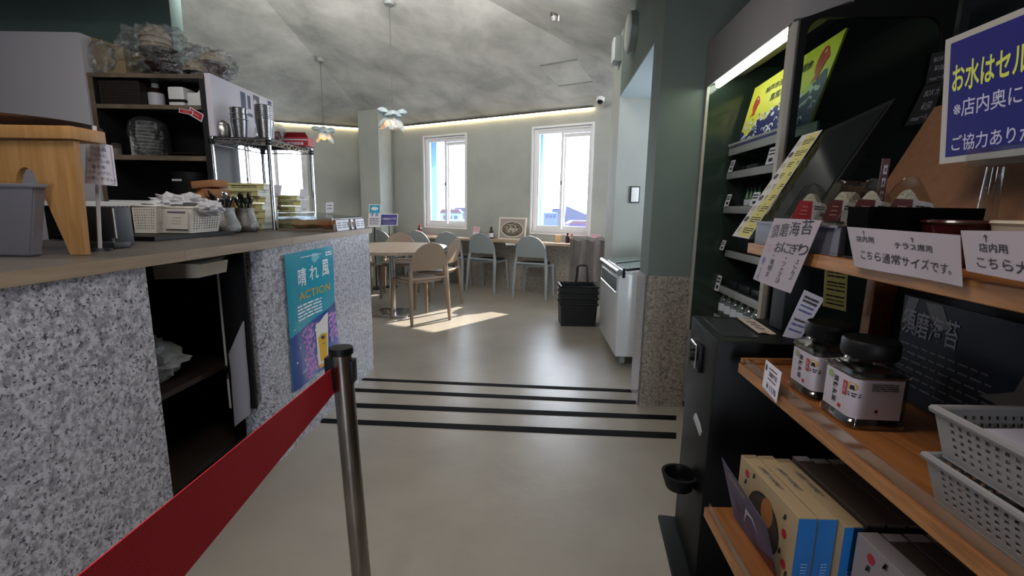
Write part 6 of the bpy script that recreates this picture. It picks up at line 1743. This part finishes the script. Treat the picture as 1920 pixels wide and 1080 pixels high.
b.lines(pos, .04, .96, (.045,), .012, M_hand, .0008, 2, .08, .02)
o = b.build('price_card', smooth=0, recalc=False); tag(o, 'white price card reading 1170 yen clipped on the middle shelf edge', 'price card')
M_gbk = mat('grey white basket', '#8a8685', .4)
QB = PZ(1757, 933, .8015); ZR1 = PY(1740, 853, QB.y).z; ZR2 = PY(1740, 764, QB.y).z
def gb(label, z0, z1, o_):
    y0, y1, x0, x1 = QB.y, QB.y - .30, QB.x - .018, QB.x + .185
    lo = [(x0 + .008, y0 - .006, z0), (x0 + .008 - .02, y1, z0), (x1 - .008, y1, z0), (x1 - .008, y0 - .006, z0)]
    hi = [(x0 - .004, y0 + .006, z1), (x0 - .024, y1 - .01, z1), (x1, y1 - .01, z1), (x1, y0 + .006, z1)]
    return basket_box('basket', label, 'basket', [V(p) for p in lo], [V(p) for p in hi], M_gbk, 22, 16, 5, 'grey white baskets on the middle shelf', .0062)
gb('lower of the two stacked grey white perforated baskets on the middle shelf', .8050, ZR1 - .004, 0)
gb('upper of the two stacked grey white perforated baskets, holding papers', ZR1 + .004, ZR2 - .004, 0)
b = MB(); b.grid(flat((QB.x + .02, QB.y - .02, ZR2 - .02), (QB.x, QB.y - .28, ZR2 - .05), (QB.x + .17, QB.y - .02, ZR2 - .018), (QB.x + .15, QB.y - .28, ZR2 - .05)), 4, 4, M_whl, .001); o = b.build('paper_sheet', smooth=0); tag(o, 'white sheet lying in the upper grey white basket', 'paper')
# slotted black rack under the upper board
b = MB()
q0 = EP(1.03, .255, 1.045); q1 = EP(.62, .255, 1.045)
perforated(b, q1, q0, q1 + V((0, 0, .046)), q0 + V((0, 0, .046)), 6, 1, M_black, None, .12, .6, .004); o = b.build('slotted_rail', smooth=0); tag(o, 'black slotted rail under the upper wooden shelf above the navy board', 'rail')

# lower level: leaflet and gift boxes
M_bxc = mat('box cream', '#a8916f', .55); M_bxt = mat('box tan', '#8d7a60', .55); M_bxb = mat('box blue', '#1f6fb5', .45); M_bxd = mat('box brown', '#43362f', .6); M_bxg = mat('box grey', '#8f8687', .6)
M_lf = mat('dark leaf', '#2c2d22', .6)
def gift(label, kind, x0, y0, y1, z1, w=.036):
    z0 = .4508; t = put('gift_box', label, 'box', 'gift boxes on the lower shelf', (x0 + w / 2, (y0 + y1) / 2, z0))
    mt = {'blue': M_bxc, 'tan': M_bxt, 'dark': M_bxd, 'grey': M_bxg}[kind]
    b = MB(); b.box((x0, y0, z0), (x0 + w, y1, z1), [mt, mt, mt, mt, mt, mt if kind != 'blue' else M_bxc], .0015)
    top = flat((x0 + w, y0, z1), (x0 + w, y1, z1), (x0, y0, z1), (x0, y1, z1))
    if kind in ('blue', 'tan'):
        b.text(top, 'Onkaru Sablé', .58, .50, .36, .32, M_hand, .0008, .006, shear=.2)
        b.bar(top, .94, .995, .03, .97, M_bxt, .0007)
    if kind == 'dark': b.bar(top, .91, .998, .02, .98, M_bxg, .0007)
    lf = flat((x0, y1, z0), (x0, y0, z0), (x0, y1, z1), (x0, y0, z1))
    if kind in ('blue', 'grey'):
        b.disc(lf, .50, .42, .26, .36, M_bxd, .0008, 28); b.disc(lf, .56, .62, .10, .20, mat('biscuit', '#a0673c', .6), .001, 18); b.disc(lf, .50, .42, .28, .39, M_lf, .0006, 28)
        for u, v in ((.16, .84), (.84, .62), (.88, .25)): b.disc(lf, u, v, .035, .06, M_redl, .001, 12, .5)
        for u, v in ((.26, .86), (.80, .78), (.12, .66), (.78, .30), (.90, .12)):
            for q in range(3): b.ink(lf, [(u, v), (u + .05, v + .03 + .03 * q), (u + .02, v + .05 + .02 * q)], M_lf, .001)
    b.build('carton', t, smooth=0, recalc=False)
    if kind == 'blue':
        b = MB(); sp_ = flat((x0, y0 - .0006, z0), (x0 + w, y0 - .0006, z0), (x0, y0 - .0006, z1 - .003), (x0 + w, y0 - .0006, z1 - .003)); b.grid(sp_, 1, 1, M_bxb, .0006)
        b.text(sp_, 'Sablé', .6, .38, .3, .30, mat('pale blue print', '#9cc3e2', .5), .0008, 0, rot=PI / 2) if False else b.lines(sp_, .42, .74, (.40, .36, .32, .28, .24, .20), .012, mat('pale blue print', '#9cc3e2', .5), .0008, 5, .5, .03)
        b.build('end_label', t, smooth=0, recalc=False)
gx = [.563 + .0405 * k for k in range(6)]
gift('first upright cream gift box with blue end, beside the leaflet', 'blue', gx[0], .80, 1.03, .618)
gift('second upright gift box with blue end on the lower shelf', 'blue', gx[1], .802, 1.03, .616)
gift('third upright gift box with blue end on the lower shelf', 'blue', gx[2] - .002, .785, 1.025, .612)
gift('fourth upright gift box, first of the dark-topped ones in the far row', 'dark', gx[3] + .003, .79, 1.03, .616)
gift('fifth upright gift box with dark top in the far row', 'dark', gx[4] + .003, .79, 1.025, .613)
gift('sixth upright gift box with dark top in the far row', 'dark', gx[5] + .003, .79, 1.025, .612)
for k in range(5):
    gift(['first grey patterned gift box of the near row', 'second box of the near row with dark top', 'third box of the near row with dark top', 'fourth box of the near row with dark top', 'fifth box of the near row with dark top'][k], 'grey' if k == 0 else 'dark',   .655 + .042 * k, .53, .770, .612 - .003 * (k > 0), .038)
pf = PY(1353, 858, 1.035); pn = PY(1436, 985, .83); bf = V((pf.x + .043, 1.03, .4525)); bn = V((pn.x + .038, .83, .4525))
pos = flat(bf, bn, pf, pn)
M_lea = mat('leaflet dusk blue', '#4a4560', .5, noise_amt=.45, noise_scale=22)
b = MB(); b.grid(pos, 4, 4, M_lea, .0012); b.ink(pos, [(.35, .25), (.50, .55), (.62, .60), (.72, .40), (.66, .66), (.50, .66)], M_whl, .0008); b.lines(pos, .15, .55, (.9, .83), .03, M_bxc, .0008)
b.ink(pos, [(.5, .02), (.98, .02), (.98, .30), (.80, .22)], M_maroon, .0007)
o = b.build('leaflet', smooth=0, recalc=False); tag(o, 'dusky blue picture leaflet leaning in front of the first gift box', 'leaflet')
